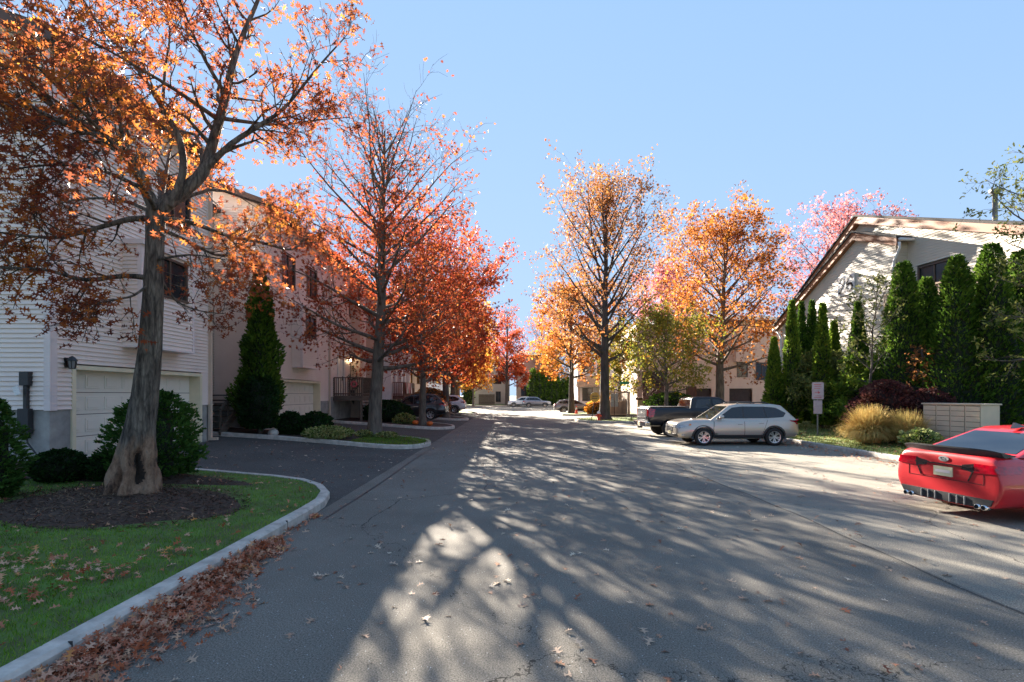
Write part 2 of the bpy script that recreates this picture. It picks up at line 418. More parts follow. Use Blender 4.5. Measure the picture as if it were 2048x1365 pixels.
isl5 = catmull([(-10.2,49),(-7.8,48.8),(-5.0,48.8),(-3.9,49.2),(-3.5,50.5),(-3.8,52.4),(-4.8,53.2),(-7.5,53.4),(-10.2,53.4)], 4)
island(isl5, H, M['grass_far'], 'lawn')
rl = [(11.6,-12),(60,-12),(60,41),(20,41),(9,41),(6.2,40.6),(5.2,39.8),(4.8,38.4),(4.9,36.8),(5.6,35.8),(7,35.2),(9.5,34.6),(10.9,33.6),(11.5,32),(11.6,29),(11.7,20),(11.6,10)]
def HRZ(x, y): return HR(x) 
# right lawn: curb ring at road level, top rising gently to the right
def lawn_right():
    n = len(rl); inn = offset_poly(rl, .16)
    m = MB(); v = []
    for (P, z) in ((rl, -.04), (offset_poly(rl, .0), .12), (offset_poly(rl, .03), .15), (inn, .145), (inn, -.04)):
        v += [(x, y, z) for x, y in P]
    f = []
    for r in range(4):
        for i in range(n):
            j = (i+1) % n; f.append((r*n+i, r*n+j, (r+1)*n+j, (r+1)*n+i))
    m.add(v, f); struct('curb', m, M['concrete'])
    bm = bmesh.new(); vs = [bm.verts.new((x, y, .13)) for x, y in inn]; bm.faces.new(vs)
    for cut in (12.5, 13.5, 15, 16):
        bmesh.ops.bisect_plane(bm, geom=bm.verts[:]+bm.edges[:]+bm.faces[:], plane_co=(cut,0,0), plane_no=(1,0,0))
    for vv in bm.verts: vv.co.z = .13 + HR(vv.co.x)
    me = bpy.data.meshes.new('lawn'); bm.to_mesh(me); bm.free(); me.materials.append(M['grass_far'])
    o = bpy.data.objects.new('lawn', me); COL.objects.link(o); o['kind'] = 'structure'
lawn_right()
island(catmull([(5.2,47.6),(9,47.3),(14,47.3),(14,53),(9,53.5),(5.8,53.2),(4.9,51.5),(4.8,49)], 4), lambda x, y: 0, M['grass_far'])
island([(-60,87),(-1.2,87),(-.6,88),(-.4,90),(-.4,120),(-60,120)], lambda x, y: 0, M['grass_far'])
island([(1.5,87.5),(60,87.5),(60,120),(1.5,120)], lambda x, y: 0, M['grass_far'])
g = MB(); g.quad((-11.6,10.2,.0),(-8.6,10.25,0),(-8.3,10.93,0),(-11.6,10.93,0))
g = MB(); g.prism([(-11.5,10.25),(-8.7,10.3),(-8.4,10.85),(-11.5,10.85)], .10, .16, H); struct('path', g, M['concrete_dark'])

# mulch mounds
def mound(cx, cy, rx, ry, h, zf, mat, name='mulch_bed', poly=None, n=40, lump=.12):
    m = MB(); rings = 7; v = []
    for r in range(rings+1):
        t = r/rings
        for j in range(n):
            a = 2*math.pi*j/n; k = 1 + lump*math.sin(3*a+1) * .5 + lump*.5*math.sin(5*a+2.2)
            x = cx + rx*k*t*math.cos(a); y = cy + ry*k*t*math.sin(a)
            z = zf(x, y) + .13 + h*(1-t*t) + (nr.random()-.5)*.02*(1 if t < 1 else 0) - (.03 if t == 1 else 0)
            v.append((x, y, z))
    f = [(r*n+j, r*n+(j+1) % n, (r+1)*n+(j+1) % n, (r+1)*n+j) for r in range(rings) for j in range(n)]
    f.append(tuple(reversed(range(n)))) if False else None
    f = [q for q in f if q]
    m.add(v, f); return struct(name, m, mat, smooth=True)
mound(-6.0, 7.75, 1.75, 1.45, .10, H, M['mulch'])
mound(-9.3, 9.75, 4.3, .85, .06, H, M['mulch'], lump=.1)

# ------------------------------------------------------------------ trees
def branch_path(p, d, L, n, up, wob, rg):
    pts = [Vector(p)]; d = Vector(d).normalized()
    for i in range(n):
        d = (d + Vector((rg.gauss(0, wob), rg.gauss(0, wob), rg.gauss(0, wob) + up))).normalized()
        pts.append(pts[-1] + d*L/n)
    return pts
def sub_grow(mb, pts, r0, r1, rg, leaves, n_sub=7, sub_len=1.2, tw=4, tw_len=.5, t0=.2, up=.08, dens=1.0, n=5):
    """draw a limb, its sub-branches and twigs; collect leaf spots"""
    m = len(pts)-1
    mb.tube(pts, [r0+(r1-r0)*(i/m)**.8 for i in range(m+1)], n, False)
    for k in range(n_sub):
        t = t0 + (1-t0)*(k+rg.random())/n_sub; i = min(int(t*m), m-1); fr = t*m-i
        p = pts[i].lerp(pts[i+1], fr); d = (pts[i+1]-pts[i]).normalized()
        s = d.cross(Vector((rg.gauss(0, 1), rg.gauss(0, 1), rg.gauss(0, 1)))).normalized()
        dd = (d*.75 + s*.85).normalized()
        L = sub_len*(1.1-.55*t)*rg.uniform(.6, 1.3)
        sp = branch_path(p, dd, L, 4, up, .16, rg)
        rr = max(.007, (r0+(r1-r0)*t)*.5)
        mb.tube(sp, [rr, rr*.75, rr*.55, rr*.4, .004], 4, False)
        for q in range(tw):
            tt = .2+.8*(q+rg.random())/tw; ii = min(int(tt*4), 3); pp = sp[ii].lerp(sp[ii+1], tt*4-ii)
            d2 = (sp[ii+1]-sp[ii]).normalized()
            s2 = d2.cross(Vector((rg.gauss(0, 1), rg.gauss(0, 1), rg.gauss(0, 1)))).normalized()
            tp = branch_path(pp, d2*.7+s2*.8, tw_len*rg.uniform(.5, 1.3), 2, up*.6, .2, rg)
            mb.tube(tp, [rr*.35+.002, .005, .003], 3, False)
            leaves.append((tp[1], dens)); leaves.append((tp[2], dens*1.2)); leaves.append((tp[1].lerp(tp[2], .5), dens))
        leaves.append((sp[4], dens)); leaves.append((sp[3], dens*.7))
def scatter_leaves(leaves, count, jit):
    P = np.array([tuple(p) for p, w in leaves]); w = np.array([w for p, w in leaves]); w = np.maximum(w, 0); w /= w.sum()
    idx = nr.choice(len(P), count, p=w)
    return P[idx] + nr.normal(size=(count, 3))*jit
def interp(prof, t):
    for (a, ra), (b, rb) in zip(prof, prof[1:]):
        if t <= b: return ra + (rb-ra)*(t-a)/(b-a)
    return prof[-1][1]
OVAL = [(0, .75), (.12, 1), (.4, .95), (.7, .65), (.9, .3), (1, .1)]
def tree(name, label, x, y, z, h, tr, cb, cr, mat, nleaf, lsize, n_br=34, prof=OVAL, shape=STAR, jit=.16, dens=None, bark='bark', seed=1, group=None,
         lean=(0, 0), elev=(10, 62), fork=0, sub=(6, 4), flare=1.5, cat='tree', wob=.03, up=.07):
    rg = random.Random(seed)
    root = thing(name, label, cat, (x, y, z), group=group)
    mb = MB(); leaves = []
    n = 14; pts = []; off = Vector((0, 0, 0))
    for i in range(n+1):
        t = i/n; off += Vector((rg.gauss(0, wob), rg.gauss(0, wob), 0))*min(1, t*3)
        pts.append(Vector((x+lean[0]*t, y+lean[1]*t, z-.08+t*h*.97)) + off)
    rads = [tr*(max(.06, (1-i/n))**.8) for i in range(n+1)]
    zz = [pts[0]] + [pts[0].lerp(pts[1], q) for q in (.15, .4)] + pts[1:]
    rr = [tr*flare, tr*(1+(flare-1)*.5), tr*1.08] + rads[1:]
    mb.tube(zz, rr, 10, False)
    for k in range(n_br):
        t = (k+rg.random()*.8)/n_br
        hz = cb + (1-cb)*t*.94
        i = min(int(hz*n), n-1); p = pts[i].lerp(pts[i+1], hz*n-i)
        az = k*2.399+rg.gauss(0, .3); el = R(elev[0]+(elev[1]-elev[0])*t**.8 + rg.gauss(0, 6))
        L = cr*interp(prof, t)*rg.uniform(.75, 1.12)/max(.55, math.cos(el))
        L = min(L, (h*1.04-(p.z-z))/max(.2, math.sin(el)+.1)) if el > .4 else L
        d = Vector((math.cos(az)*math.cos(el), math.sin(az)*math.cos(el), math.sin(el)))
        bp = branch_path(p, d, L, 6, up*(1-t*.5), .07, rg)
        r0 = max(.014, tr*.40*(1-t*.7))
        dn = (dens(t) if dens else 1)*min(1, max(.12, L/cr))
        sub_grow(mb, bp, r0, .008, rg, leaves, max(4, int(sub[0]*(.6+L/cr*.6))), L*.42, sub[1], L*.17, .18, .05, dn)
    obj('trunk', mb, M[bark], root, smooth=True)
    P = scatter_leaves(leaves, nleaf, jit*.65)
    v, k = leaf_cloud(P, lsize, shape)
    cloud_obj('crown', v, k, M[mat], root)
    return root

# -- big pin oak in the foreground, limbs laid out in space
def big_oak():
    rg = random.Random(5); D0 = 8.2
    def P(px, py, D): return Vector(((px-1024)*D/1000, D, 2+(790-py)*D/1000))
    root = thing('pin_oak', 'large rust-leaved oak with scarred flared trunk standing in the mulch ring on the near lawn', 'tree', (-6.2, 8.2, H(-6.2)+.12))
    mb = MB(); leaves = []
    tp = [P(262,1012,D0), P(266,985,D0), P(268,955,D0), P(272,920,D0), P(278,870,D0), P(290,790,D0), P(300,700,D0), P(306,600,D0), P(310,500,D0), P(311,430,D0), P(313,412,D0)]
    rads = [.43,.35,.31,.265,.22,.185,.162,.143,.13,.132,.13]
    # trunk with lumpy, scarred base
    n = 96; k0 = len(mb.v); rows = []; dark = []
    fine = []
    for i in range(len(tp)-1):
        for s_ in range(13): fine.append((tp[i].lerp(tp[i+1], s_/13), rads[i]+(rads[i+1]-rads[i])*s_/13))
    fine.append((tp[-1], rads[-1]))
    for p, r in fine:
        hgt = p.z - tp[0].z; k = max(0, 1-hgt/1.5)
        for j in range(n):
            a = 2*math.pi*j/n
            b = 1 + k*(.16*math.sin(3*a+1.0+hgt*1.2)+.10*math.sin(7*a+2+hgt*5)+.07*math.sin(11*a-hgt*7)) + .02*math.sin(5*a+hgt*2)
            # hollow scar facing the street
            da = math.atan2(math.sin(a-5.55), math.cos(a-5.55)) + .10*math.sin(hgt*9) + .12*mnoise.noise(Vector((hgt*6, a*2, 3)))
            dent = math.exp(-(da/.20)**2)*math.exp(-((hgt-.62)/.27)**4); b -= .62*dent; dark.append(dent)
            b += .28*math.exp(-((da-.55)/.28)**2)*math.exp(-((hgt-.85)/.3)**2) + .22*math.exp(-((da+.6)/.22)**2)*math.exp(-((hgt-.7)/.35)**2)
            b -= .26*math.exp(-((da+1.05)/.16)**2)*math.exp(-((hgt-.3)/.35)**2)
            nv = mnoise.noise(Vector((math.cos(a)*5, math.sin(a)*5, hgt*1.1)))*.06 + abs(mnoise.noise(Vector((math.cos(a)*13, math.sin(a)*13, hgt*2.2))))*.07 - abs(mnoise.noise(Vector((math.cos(a)*7+9, math.sin(a)*7, hgt*3.5))))*.05
            b += nv*(.8+.9*k) + k*.10*mnoise.noise(Vector((math.cos(a)*3, math.sin(a)*3, hgt*5)))
            b += max(0, 1-hgt/.22)**2*.55*max(0, math.sin(4*a+.6)+.35*math.sin(7*a))
            mb.v.append((p.x+math.cos(a)*r*b, p.y+math.sin(a)*r*b, p.z))
    for i in range(len(fine)-1):
        for j in range(n):
            j2 = (j+1) % n; mb.f.append((k0+i*n+j, k0+i*n+j2, k0+(i+1)*n+j2, k0+(i+1)*n+j))
    limbs = [
     # (points (px,py,D)), r0, r1, nsub, sublen
     ([(313,425,8.2),(290,375,8.1),(262,318,7.9),(215,285,7.7),(150,235,7.4),(95,205,7.2),(40,150,7.0),(-30,100,6.8)], .13,.02,20,1.2),
     ([(262,318,7.9),(235,280,7.6),(160,262,7.0),(60,215,6.3),(-40,190,5.8)], .07,.015,14,1.1),
     ([(315,420,8.2),(360,385,8.4),(405,345,8.6),(430,270,8.8),(452,190,9.0),(468,120,9.2),(490,60,9.4),(520,-10,9.6),(540,-80,9.7)], .16,.025,20,1.2),
     ([(405,345,8.6),(460,290,8.7),(520,250,8.9),(570,215,9.1),(640,130,9.3),(690,75,9.5)], .075,.012,18,1.1),
     ([(430,235,8.8),(500,245,9.2),(560,250,9.6),(640,240,10.2),(700,235,10.6)], .05,.01,14,1.0),
     ([(338,412,8.25),(366,345,8.3),(358,275,8.35),(330,225,8.3),(290,160,8.2),(245,100,8.1),(205,60,8.0),(160,-10,7.9)], .085,.012,16,1.1),
     ([(325,225,8.3),(330,140,8.4),(340,60,8.5),(320,0,8.6)], .035,.01,9,.9),
     ([(452,190,9.0),(410,120,8.7),(375,40,8.4),(350,-30,8.2)], .05,.01,12,1.0),
     ([(430,235,8.8),(350,180,8.1),(250,120,7.3),(140,60,6.6)], .05,.01,13,1.0),
     ([(405,345,8.6),(390,270,9.2),(300,262,9.9),(200,240,10.6)], .05,.01,12,1.1),
     ([(312,440,8.2),(265,438,8.1),(200,455,7.9),(120,475,7.6),(50,472,7.3),(-40,460,7.0)], .07,.012,15,1.0),
     ([(290,380,8.1),(200,340,7.6),(110,330,7.2),(20,340,6.8)], .045,.012,13,1.0),
     ([(308,558,8.2),(250,552,8.0),(170,560,7.7),(90,540,7.4),(0,535,7.1),(-60,520,6.9)], .06,.012,14,.95),
     ([(308,560,8.2),(270,590,7.9),(230,600,7.6),(170,610,7.3)], .03,.01,9,.7),
     ([(315,440,8.2),(380,445,8.4),(450,470,8.7),(520,485,9.0),(585,500,9.3),(612,470,9.5)], .06,.012,13,.9),
     ([(315,455,8.2),(370,480,8.6),(430,510,9.0),(480,515,9.4),(540,560,9.9)], .045,.01,11,.9),
     ([(312,540,8.2),(350,600,8.5),(400,622,8.8),(450,628,9.0)], .03,.008,5,.5),
     ([(312,520,8.2),(380,510,7.6),(450,520,7.1)], .03,.008,7,.8),
     ([(314,430,8.2),(330,360,9.0),(340,300,10.0),(350,260,11)], .06,.01,13,1.1),
     ([(314,430,8.2),(240,400,9.0),(150,400,10.0),(80,420,10.8)], .05,.01,12,1.1),
     ([(314,425,8.2),(260,330,7.0),(180,240,6.0),(60,120,5.2)], .05,.01,14,1.0),
     ([(316,425,8.2),(420,380,9.2),(500,400,10.2),(600,430,11)], .05,.01,13,1.0),
    ]
    for pts, r0, r1, ns, sl in limbs:
        r0 *= .85; r1 *= .8; ns = int(ns*1.15)
        pp = [P(*q) for q in pts]
        fine2 = []
        for i in range(len(pp)-1):
            for s_ in range(3):
                t = s_/3; a = pp[max(i-1, 0)]; b = pp[i]; c = pp[i+1]; d = pp[min(i+2, len(pp)-1)]
                fine2.append(.5*((2*b) + (c-a)*t + (2*a-5*b+4*c-d)*t*t + (3*b-a-3*c+d)*t**3))
        fine2.append(pp[-1])
        sub_grow(mb, fine2, r0, r1, rg, leaves, ns, sl, 5, .38, .28, .03, 1.0, 7)
    tk = obj('trunk', mb, None, root, smooth=True, mats=[M['oakbark'], M['rot_shade']])
    for q in tk.data.polygons:
        if max(dark[i] if i < len(dark) else 0 for i in q.vertices) > .5: q.material_index = 1
    Pn = scatter_leaves(leaves, 10200, .075)
    v, k = leaf_cloud(Pn, .125, OAK, curl=.5)
    cloud_obj('crown', v, k, M['oak1'], root)
def oakbark():
    m, nt, b = new_mat('scarred_oak_bark'); b.inputs['Roughness'].default_value = .95
    n1 = noise(nt, 13, 8, .7, stretch=(1, 1, .16))
    grey = ramp(nt, [(.38, (.04, .031, .024)), (.5, (.13, .105, .082)), (.64, (.24, .20, .155))], n1)
    vo = nt.nodes.new('ShaderNodeTexVoronoi'); vo.feature = 'DISTANCE_TO_EDGE'; vo.inputs['Scale'].default_value = 17
    tcv = nt.nodes.new('ShaderNodeTexCoord'); mpv = nt.nodes.new('ShaderNodeMapping'); mpv.inputs['Scale'].default_value = (1, 1, .2)
    nt.links.new(tcv.outputs['Object'], mpv.inputs[0]); nt.links.new(mix(nt, mpv.outputs[0], n1, .06), vo.inputs['Vector'])
    cr = ramp(nt, [(.0, (.55, .55, .55)), (.16, (1, 1, 1))], vo.outputs['Distance'])  # crevice shade put into the bark colour along the plate edges
    grey = mix(nt, grey, cr, 1.0, 'MULTIPLY')
    n2 = noise(nt, 5.5, 8, .72, stretch=(1, 1, .45))
    tan = ramp(nt, [(.38, (.05, .03, .02)), (.47, (.19, .11, .068)), (.6, (.34, .22, .14)), (.7, (.16, .13, .11))], n2)
    tc = nt.nodes.new('ShaderNodeTexCoord'); sp = nt.nodes.new('ShaderNodeSeparateXYZ'); nt.links.new(tc.outputs['Object'], sp.inputs[0])
    n3 = noise(nt, 2.6, 4, .6, stretch=(1, 1, .4))
    ma = nt.nodes.new('ShaderNodeMath'); ma.operation = 'MULTIPLY_ADD'; ma.inputs[1].default_value = -1.6; ma.inputs[2].default_value = 0
    nt.links.new(n3, ma.inputs[0])
    ad = nt.nodes.new('ShaderNodeMath'); ad.operation = 'ADD'; nt.links.new(sp.outputs['Z'], ad.inputs[0]); nt.links.new(ma.outputs[0], ad.inputs[1])
    fac = ramp(nt, [(0, (1, 1, 1)), (.25, (0, 0, 0))], ad.outputs[0])
    nt.links.new(mix(nt, grey, tan, fac), b.inputs['Base Color'])
    add_bump(nt, b, noise(nt, 16, 8, .7, stretch=(1, 1, .22)), 1, .06)
    return m
M['oakbark'] = oakbark(); M['rot_shade'] = pm('rot_and_hollow_shade', (.05, .035, .024), (.018, .013, .01), 18, .95, bump=1, bscale=30)  # dark rot, with the hollow's shade put into the colour as well
big_oak()

LG = 'trees along the left kerb'
tree('oak_tree', 'tall sparse tree with bare upper twigs beside the low variegated plants in the second bed', -5.7, 20.7, H(-5.7)+.12, 13.0, .29, .22, 4.1, 'red_sparse', 11500, .14,
     52, [(0,.95),(.15,1.05),(.4,1),(.65,.85),(.85,.6),(1,.25)], seed=3, group=LG, dens=lambda t: max(.14, 1.6-1.9*t), lean=(.5,0), jit=.14, sub=(7,5), elev=(0,66), flare=1.45)
tree('maple_tree', 'dense red tree between two pumpkins in front of the black car', -5.2, 29.0, H(-5.2)+.12, 11.5, .21, .22, 4.7, 'maple_red', 13500, .18, 46, [(0,.9),(.15,1.05),(.45,1),(.7,.85),(.9,.5),(1,.2)], seed=4, group=LG, jit=.2, dens=lambda t: max(.3, 1.3-1.0*t))
tree('maple_tree', 'red tree with forked low boughs behind the black car and beside the white one', -5.1, 38.5, H(-5.1)+.12, 13.2, .27, .24, 4.6, 'maple_red', 9000, .24, 36, seed=6, group=LG, jit=.26, dens=lambda t: max(.2, 1.4-1.2*t))
tree('maple_tree', 'red tree with broad flared foot by the tail of the white parked car', -5.9, 50.0, H(-5.9)+.12, 12.5, .33, .22, 4.8, 'maple_red', 9000, .3, 32, seed=8, group=LG, jit=.3)
tree('maple_tree', 'yellow orange tree last in the left row before the junction', -6.4, 58.0, H(-6.4), 11.5, .4, .26, 4.6, 'orange_y', 9000, .32, 30, seed=9, group=LG, jit=.3)
tree('maple_tree', 'slim crimson tree standing alone at the far end of the street behind white car', -.9, 89, .12, 18, .35, .2, 4.8, 'maple_red', 8000, .34, 34, [(0,1),(.2,.9),(.5,.6),(.8,.4),(1,.15)], seed=12, jit=.35, dens=lambda t: max(.12, 1.3-1.4*t), bark='bark_dark')
tree('maple_tree', 'small yellow orange tree over the far fence left of the crimson tree', -6.5, 84, .0, 8.5, .2, .3, 4.6, 'orange_y', 6000, .36, 24, seed=13, jit=.4)
RG = 'trees on the right lawns'
tree('maple_tree', 'tallest copper tree with thick dark trunk beside the tilted yellow sign', 6.95, 37.5, .12, 17.4, .4, .26, 5.0, 'copper', 13500, .19, 46,
     [(0,1),(.15,1.05),(.4,.95),(.65,.85),(.85,.55),(1,.2)], seed=21, group=RG, jit=.24, bark='bark_dark', elev=(20,68), flare=1.9, dens=lambda t: 1)
tree('maple_tree', 'shorter orange tree beside the traffic cone on the middle lawn', 6.05, 51, .12, 12.5, .33, .3, 4.6, 'orange', 8000, .28, 32, seed=22, group=RG, jit=.3, bark='bark_dark', elev=(5,62))
tree('maple_tree', 'broad golden orange tree with wavy trunk in front of the beige garages', 16.6, 40, .48, 15.2, .36, .24, 5.3, 'orange', 16500, .22, 46, [(0,.95),(.15,1.05),(.45,1),(.7,.75),(.9,.4),(1,.15)], seed=27, group=RG, jit=.3, wob=.06)
tree('maple_tree', 'low yellow green tree with several thin stems behind the pickup bed', 10.5, 31.5+2.6, .12, 7.2, .17, .28, 3.3, 'yg', 8500, .17, 34, [(0,.8),(.2,1.05),(.5,1),(.8,.7),(1,.3)], seed=24, group=RG, jit=.2, elev=(15,55))
tree('maple_tree', 'rosy red tree half hidden behind the golden orange one', 17.5, 56+1, .0, 17.2, .35, .25, 4.6, 'pink', 8000, .3, 32, seed=25, group=RG, jit=.35)
tree('maple_tree', 'pink leaved tree rising behind the roof of the house numbered 26', 26.5, 40.5, .0, 17.0, .35, .3, 5.4, 'pink', 9000, .2, 38, seed=26, jit=.2, sub=(6,5), group=RG)
tree('maple_tree', 'dull yellow green tree behind the wooden gate enclosure', 10.9, 50.5, .1, 8.6, .2, .25, 2.8, 'yg', 5000, .26, 26, seed=28, group=RG, jit=.28)
tree('maple_tree', 'distant bare grey tree behind the orange middle tree', 6, 100, .0, 17, .35, .2, 5.5, 'red_sparse', 1500, .3, 34, seed=31, jit=.5)
tree('maple_tree', 'distant orange tree behind the dark hedge', 8.5, 93, .1, 12.5, .3, .25, 5, 'orange_y', 5000, .42, 26, seed=32, jit=.5)
tree('maple_tree', 'distant russet tree between the far houses', 22, 78, .0, 13, .35, .2, 5, 'copper', 5000, .42, 26, seed=33, jit=.5)
tree('maple_tree', 'distant reddish tree behind the far left house', -9, 108, .0, 15, .35, .2, 6, 'copper', 5000, .45, 26, seed=34, jit=.5)
tree('maple_tree', 'bare-topped young tree with pale stem in front of the number 26 wall', 15.0, 21.0, .4, 6.9, .07, .3, 1.35, 'pine', 1300, .11, 26, seed=41, jit=.09, elev=(25,60), sub=(4,3), wob=.05, bark='bark')
tree('pine_tree', 'feathery branches of a tree entering at the right edge over the roof', 17.6, 15.5, .4, 9.6, .2, .3, 2.6, 'pine', 5000, .14, 30, [(0,1),(.5,1),(.8,.9),(1,.4)], seed=43, jit=.12, shape=SPRAY, elev=(-5,40))

# conifers ------------------------------------------------------
def cone_r(t, kind):
    if kind == 'column': return min(1, .78+t*1.2) * min(1, (1.02-t)**.60*1.1)
    if kind == 'flame': return min(1, .7+t*1.6) * min(1, (1.02-t)**.8*1.15)
    if kind == 'ball': return math.sqrt(max(.02, 1-(2*t-.85)**2*.8)) if t < .98 else .2
    if kind == 'egg': return min(1, .72+t*1.5)*math.sqrt(max(.01, 1-max(0, (t-.3)/.7)**2))
def conifer(name, label, x, y, z, h, r, kind='column', mat='arb', n=5000, size=.16, group=None, seed=1, cat='conifer', trunk=.04, shape=SPRAY, clear=.02, lump=.16, core_r=.8):
    g0 = np.random.default_rng(seed)
    root = thing(name, label, cat, (x, y, z), group=group)
    ph = g0.random(6)*6.28
    def rad(t, a):
        base = np.array([cone_r(q, kind) for q in np.atleast_1d(t)])*r
        return base*(1+lump*(np.sin(3*a+ph[0]+t*7)*.5+np.sin(5*a+ph[1]-t*13)*.4+np.sin(2*a+ph[2]+t*23)*.45))
    t = g0.random(n)**1.15; a = g0.random(n)*2*math.pi
    rr = rad(t, a)*(.72+.33*g0.random(n))
    z0 = z+clear*h; hh = h*(1-clear)
    pos = np.stack([x+rr*np.cos(a), y+rr*np.sin(a), z0+t*hh*.98], 1)
    d = np.stack([np.cos(a), np.sin(a), np.full(n, 1.1 if kind in ('column', 'flame') else .5)], 1)
    v, k = leaf_cloud(pos, size, shape, d, spread=.45)
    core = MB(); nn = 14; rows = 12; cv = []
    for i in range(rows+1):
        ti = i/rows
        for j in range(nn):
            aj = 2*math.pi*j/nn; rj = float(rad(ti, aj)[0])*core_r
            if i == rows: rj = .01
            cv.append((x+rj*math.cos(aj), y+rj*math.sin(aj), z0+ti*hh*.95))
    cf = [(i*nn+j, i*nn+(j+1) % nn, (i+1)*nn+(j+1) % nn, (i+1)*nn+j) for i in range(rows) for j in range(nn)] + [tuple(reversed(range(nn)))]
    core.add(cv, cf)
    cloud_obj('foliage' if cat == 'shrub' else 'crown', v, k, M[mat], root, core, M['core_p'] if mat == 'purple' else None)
    tb = MB(); tb.tube([(x, y, z-.05), (x, y, z0+hh*.3)], [trunk*1.3, trunk], 7)
    obj('trunk' if cat != 'shrub' else 'stem', tb, M['bark_dark'], root, smooth=True)
    return root
ag = 'arborvitae screen before house 26'
zr = .13+.35
for i, (px, D, top, r, mt, lb) in enumerate([
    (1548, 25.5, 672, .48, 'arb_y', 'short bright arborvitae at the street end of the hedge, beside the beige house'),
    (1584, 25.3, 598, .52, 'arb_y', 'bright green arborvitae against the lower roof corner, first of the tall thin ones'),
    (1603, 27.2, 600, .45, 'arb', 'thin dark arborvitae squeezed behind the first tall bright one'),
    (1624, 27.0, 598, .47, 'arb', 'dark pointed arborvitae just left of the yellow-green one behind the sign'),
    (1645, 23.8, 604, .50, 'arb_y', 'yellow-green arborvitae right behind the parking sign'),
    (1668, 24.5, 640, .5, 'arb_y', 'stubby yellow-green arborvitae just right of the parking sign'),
    (1716, 23.5, 600, .6, 'arb', 'deep green arborvitae behind the pale-stemmed young tree'),
    (1806, 20.6, 520, 1.05, 'arb', 'big arborvitae over the purple bush, first of the tall dark group'),
    (1852, 21.4, 552, .95, 'arb', 'dark arborvitae tucked between two big ones above the mailboxes'),
    (1912, 18.8, 508, 1.0, 'arb', 'big arborvitae with its pointed top before the balcony'),
    (1982, 18.5, 484, 1.1, 'arb', 'tallest arborvitae, behind the right end of the mailboxes'),
    (2040, 18.7, 498, 1.1, 'arb', 'dark arborvitae cut by the right edge of the picture'),
    (1880, 20.8, 640, .9, 'arb', 'low dark arborvitae filling the gap below the balcony rail'),
    ]):
    x = (px-1024)*D/1000; h = 2+(790-top)*D/1000-zr
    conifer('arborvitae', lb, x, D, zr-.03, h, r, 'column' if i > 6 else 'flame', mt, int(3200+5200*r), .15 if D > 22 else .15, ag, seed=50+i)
conifer('cypress_tree', 'tall dark conifer against the house between the two garages', -9.65, 19.15, H(-9.65)+.12, 6.5, .78, 'flame', 'arb', 10000, .17, seed=70, clear=.03, trunk=.09, lump=.32)
conifer('cypress_tree', 'round dark green shrub tucked in at the foot of the tall conifer', -9.35, 18.55, H(-9.35)+.12, 2.3, .6, 'ball', 'box', 3800, .12, seed=71, clear=.1, trunk=.06)
sg = 'shrubs by the near garage'
conifer('shrub', 'low clipped dark shrub in front of the foundation corner', -8.15, 9.0, H(-8.15)+.14, .55, .40, 'ball', 'box', 4200, .055, sg, 80, 'shrub', .02, DIAM, 0, .08, .9)
conifer('shrub', 'small clipped dark shrub left of the oak trunk before the garage door', -7.55, 9.35, H(-7.55)+.14, .50, .33, 'ball', 'box', 3000, .055, sg, 81, 'shrub', .02, DIAM, 0, .08, .9)
conifer('shrub', 'large feathery green shrub behind the oak trunk covering part of the garage door', -6.95, 9.75, H(-6.95)+.12, 1.72, .70, 'egg', 'thuja', 6000, .10, sg, 82, 'shrub', .04, SPRAY, .05, .3, .45)
conifer('shrub', 'green conifer shrub cut by the left edge of the picture', -8.0, 7.6, H(-8.0)+.12, 1.55, .42, 'egg', 'thuja', 4500, .08, sg, 83, 'shrub', .03, SPRAY, 0, .25, .6)
s2 = 'low plants in the second bed'
conifer('shrub', 'dark green low shrub beside the second garage door, left of the pair', -8.6, 19.4, H(-8.6)+.12, .85, .48, 'ball', 'box', 2200, .1, s2, 84, 'shrub', .02, DIAM, 0, .12, .85)
conifer('shrub', 'dark green low shrub just right of its twin before the second garage', -7.7, 19.6, H(-7.7)+.12, .9, .62, 'ball', 'box', 2600, .1, s2, 85, 'shrub', .02, DIAM, 0, .12, .85)
conifer('shrub', 'pale variegated low plant spreading along the second bed', -6.95, 18.85, H(-6.95)+.12, .42, .85, 'ball', 'varieg', 3000, .1, s2, 86, 'shrub', .02, DIAM, 0, .14, .8)
conifer('shrub', 'tiny variegated plant at the left foot of the sparse tree', -6.0, 20.3, H(-6)+.12, .24, .3, 'ball', 'varieg', 700, .08, s2, 87, 'shrub', .02, DIAM, 0, .14, .8)
conifer('shrub', 'tiny yellowish plant at the right foot of the sparse tree', -5.1, 20.35, H(-5.1)+.12, .24, .4, 'ball', 'varieg', 900, .08, s2, 88, 'shrub', .02, DIAM, 0, .14, .8)
conifer('shrub', 'dark rounded hedge beside the nose of the black car', -7.6, 30.4, H(-7.6)+.12, 1.25, 1.35, 'ball', 'box', 4200, .13, s2, 89, 'shrub', .03, DIAM, 0, .1, .9)
conifer('shrub', 'pale leafy plant left of the pumpkins in the third bed', -6.3, 29.2, H(-6.3)+.12, .55, .6, 'ball', 'varieg', 1400, .12, s2, 90, 'shrub', .02, DIAM, 0, .14, .8)
conifer('shrub', 'reddish clipped bush above the roof of the black car', -6.4, 38.9, H(-6.4)+.12, 2.2, 1.6, 'ball', 'copper', 3000, .16, None, 91, 'shrub', .03, DIAM, 0, .1, .9)
conifer('shrub', 'large purple-leaved bush between the straw grass and the mailboxes', 14.4, 19.3, zr-.1, 2.2, 1.1, 'egg', 'purple', 8500, .1, None, 92, 'shrub', .04, DIAM, 0, .2, .72)
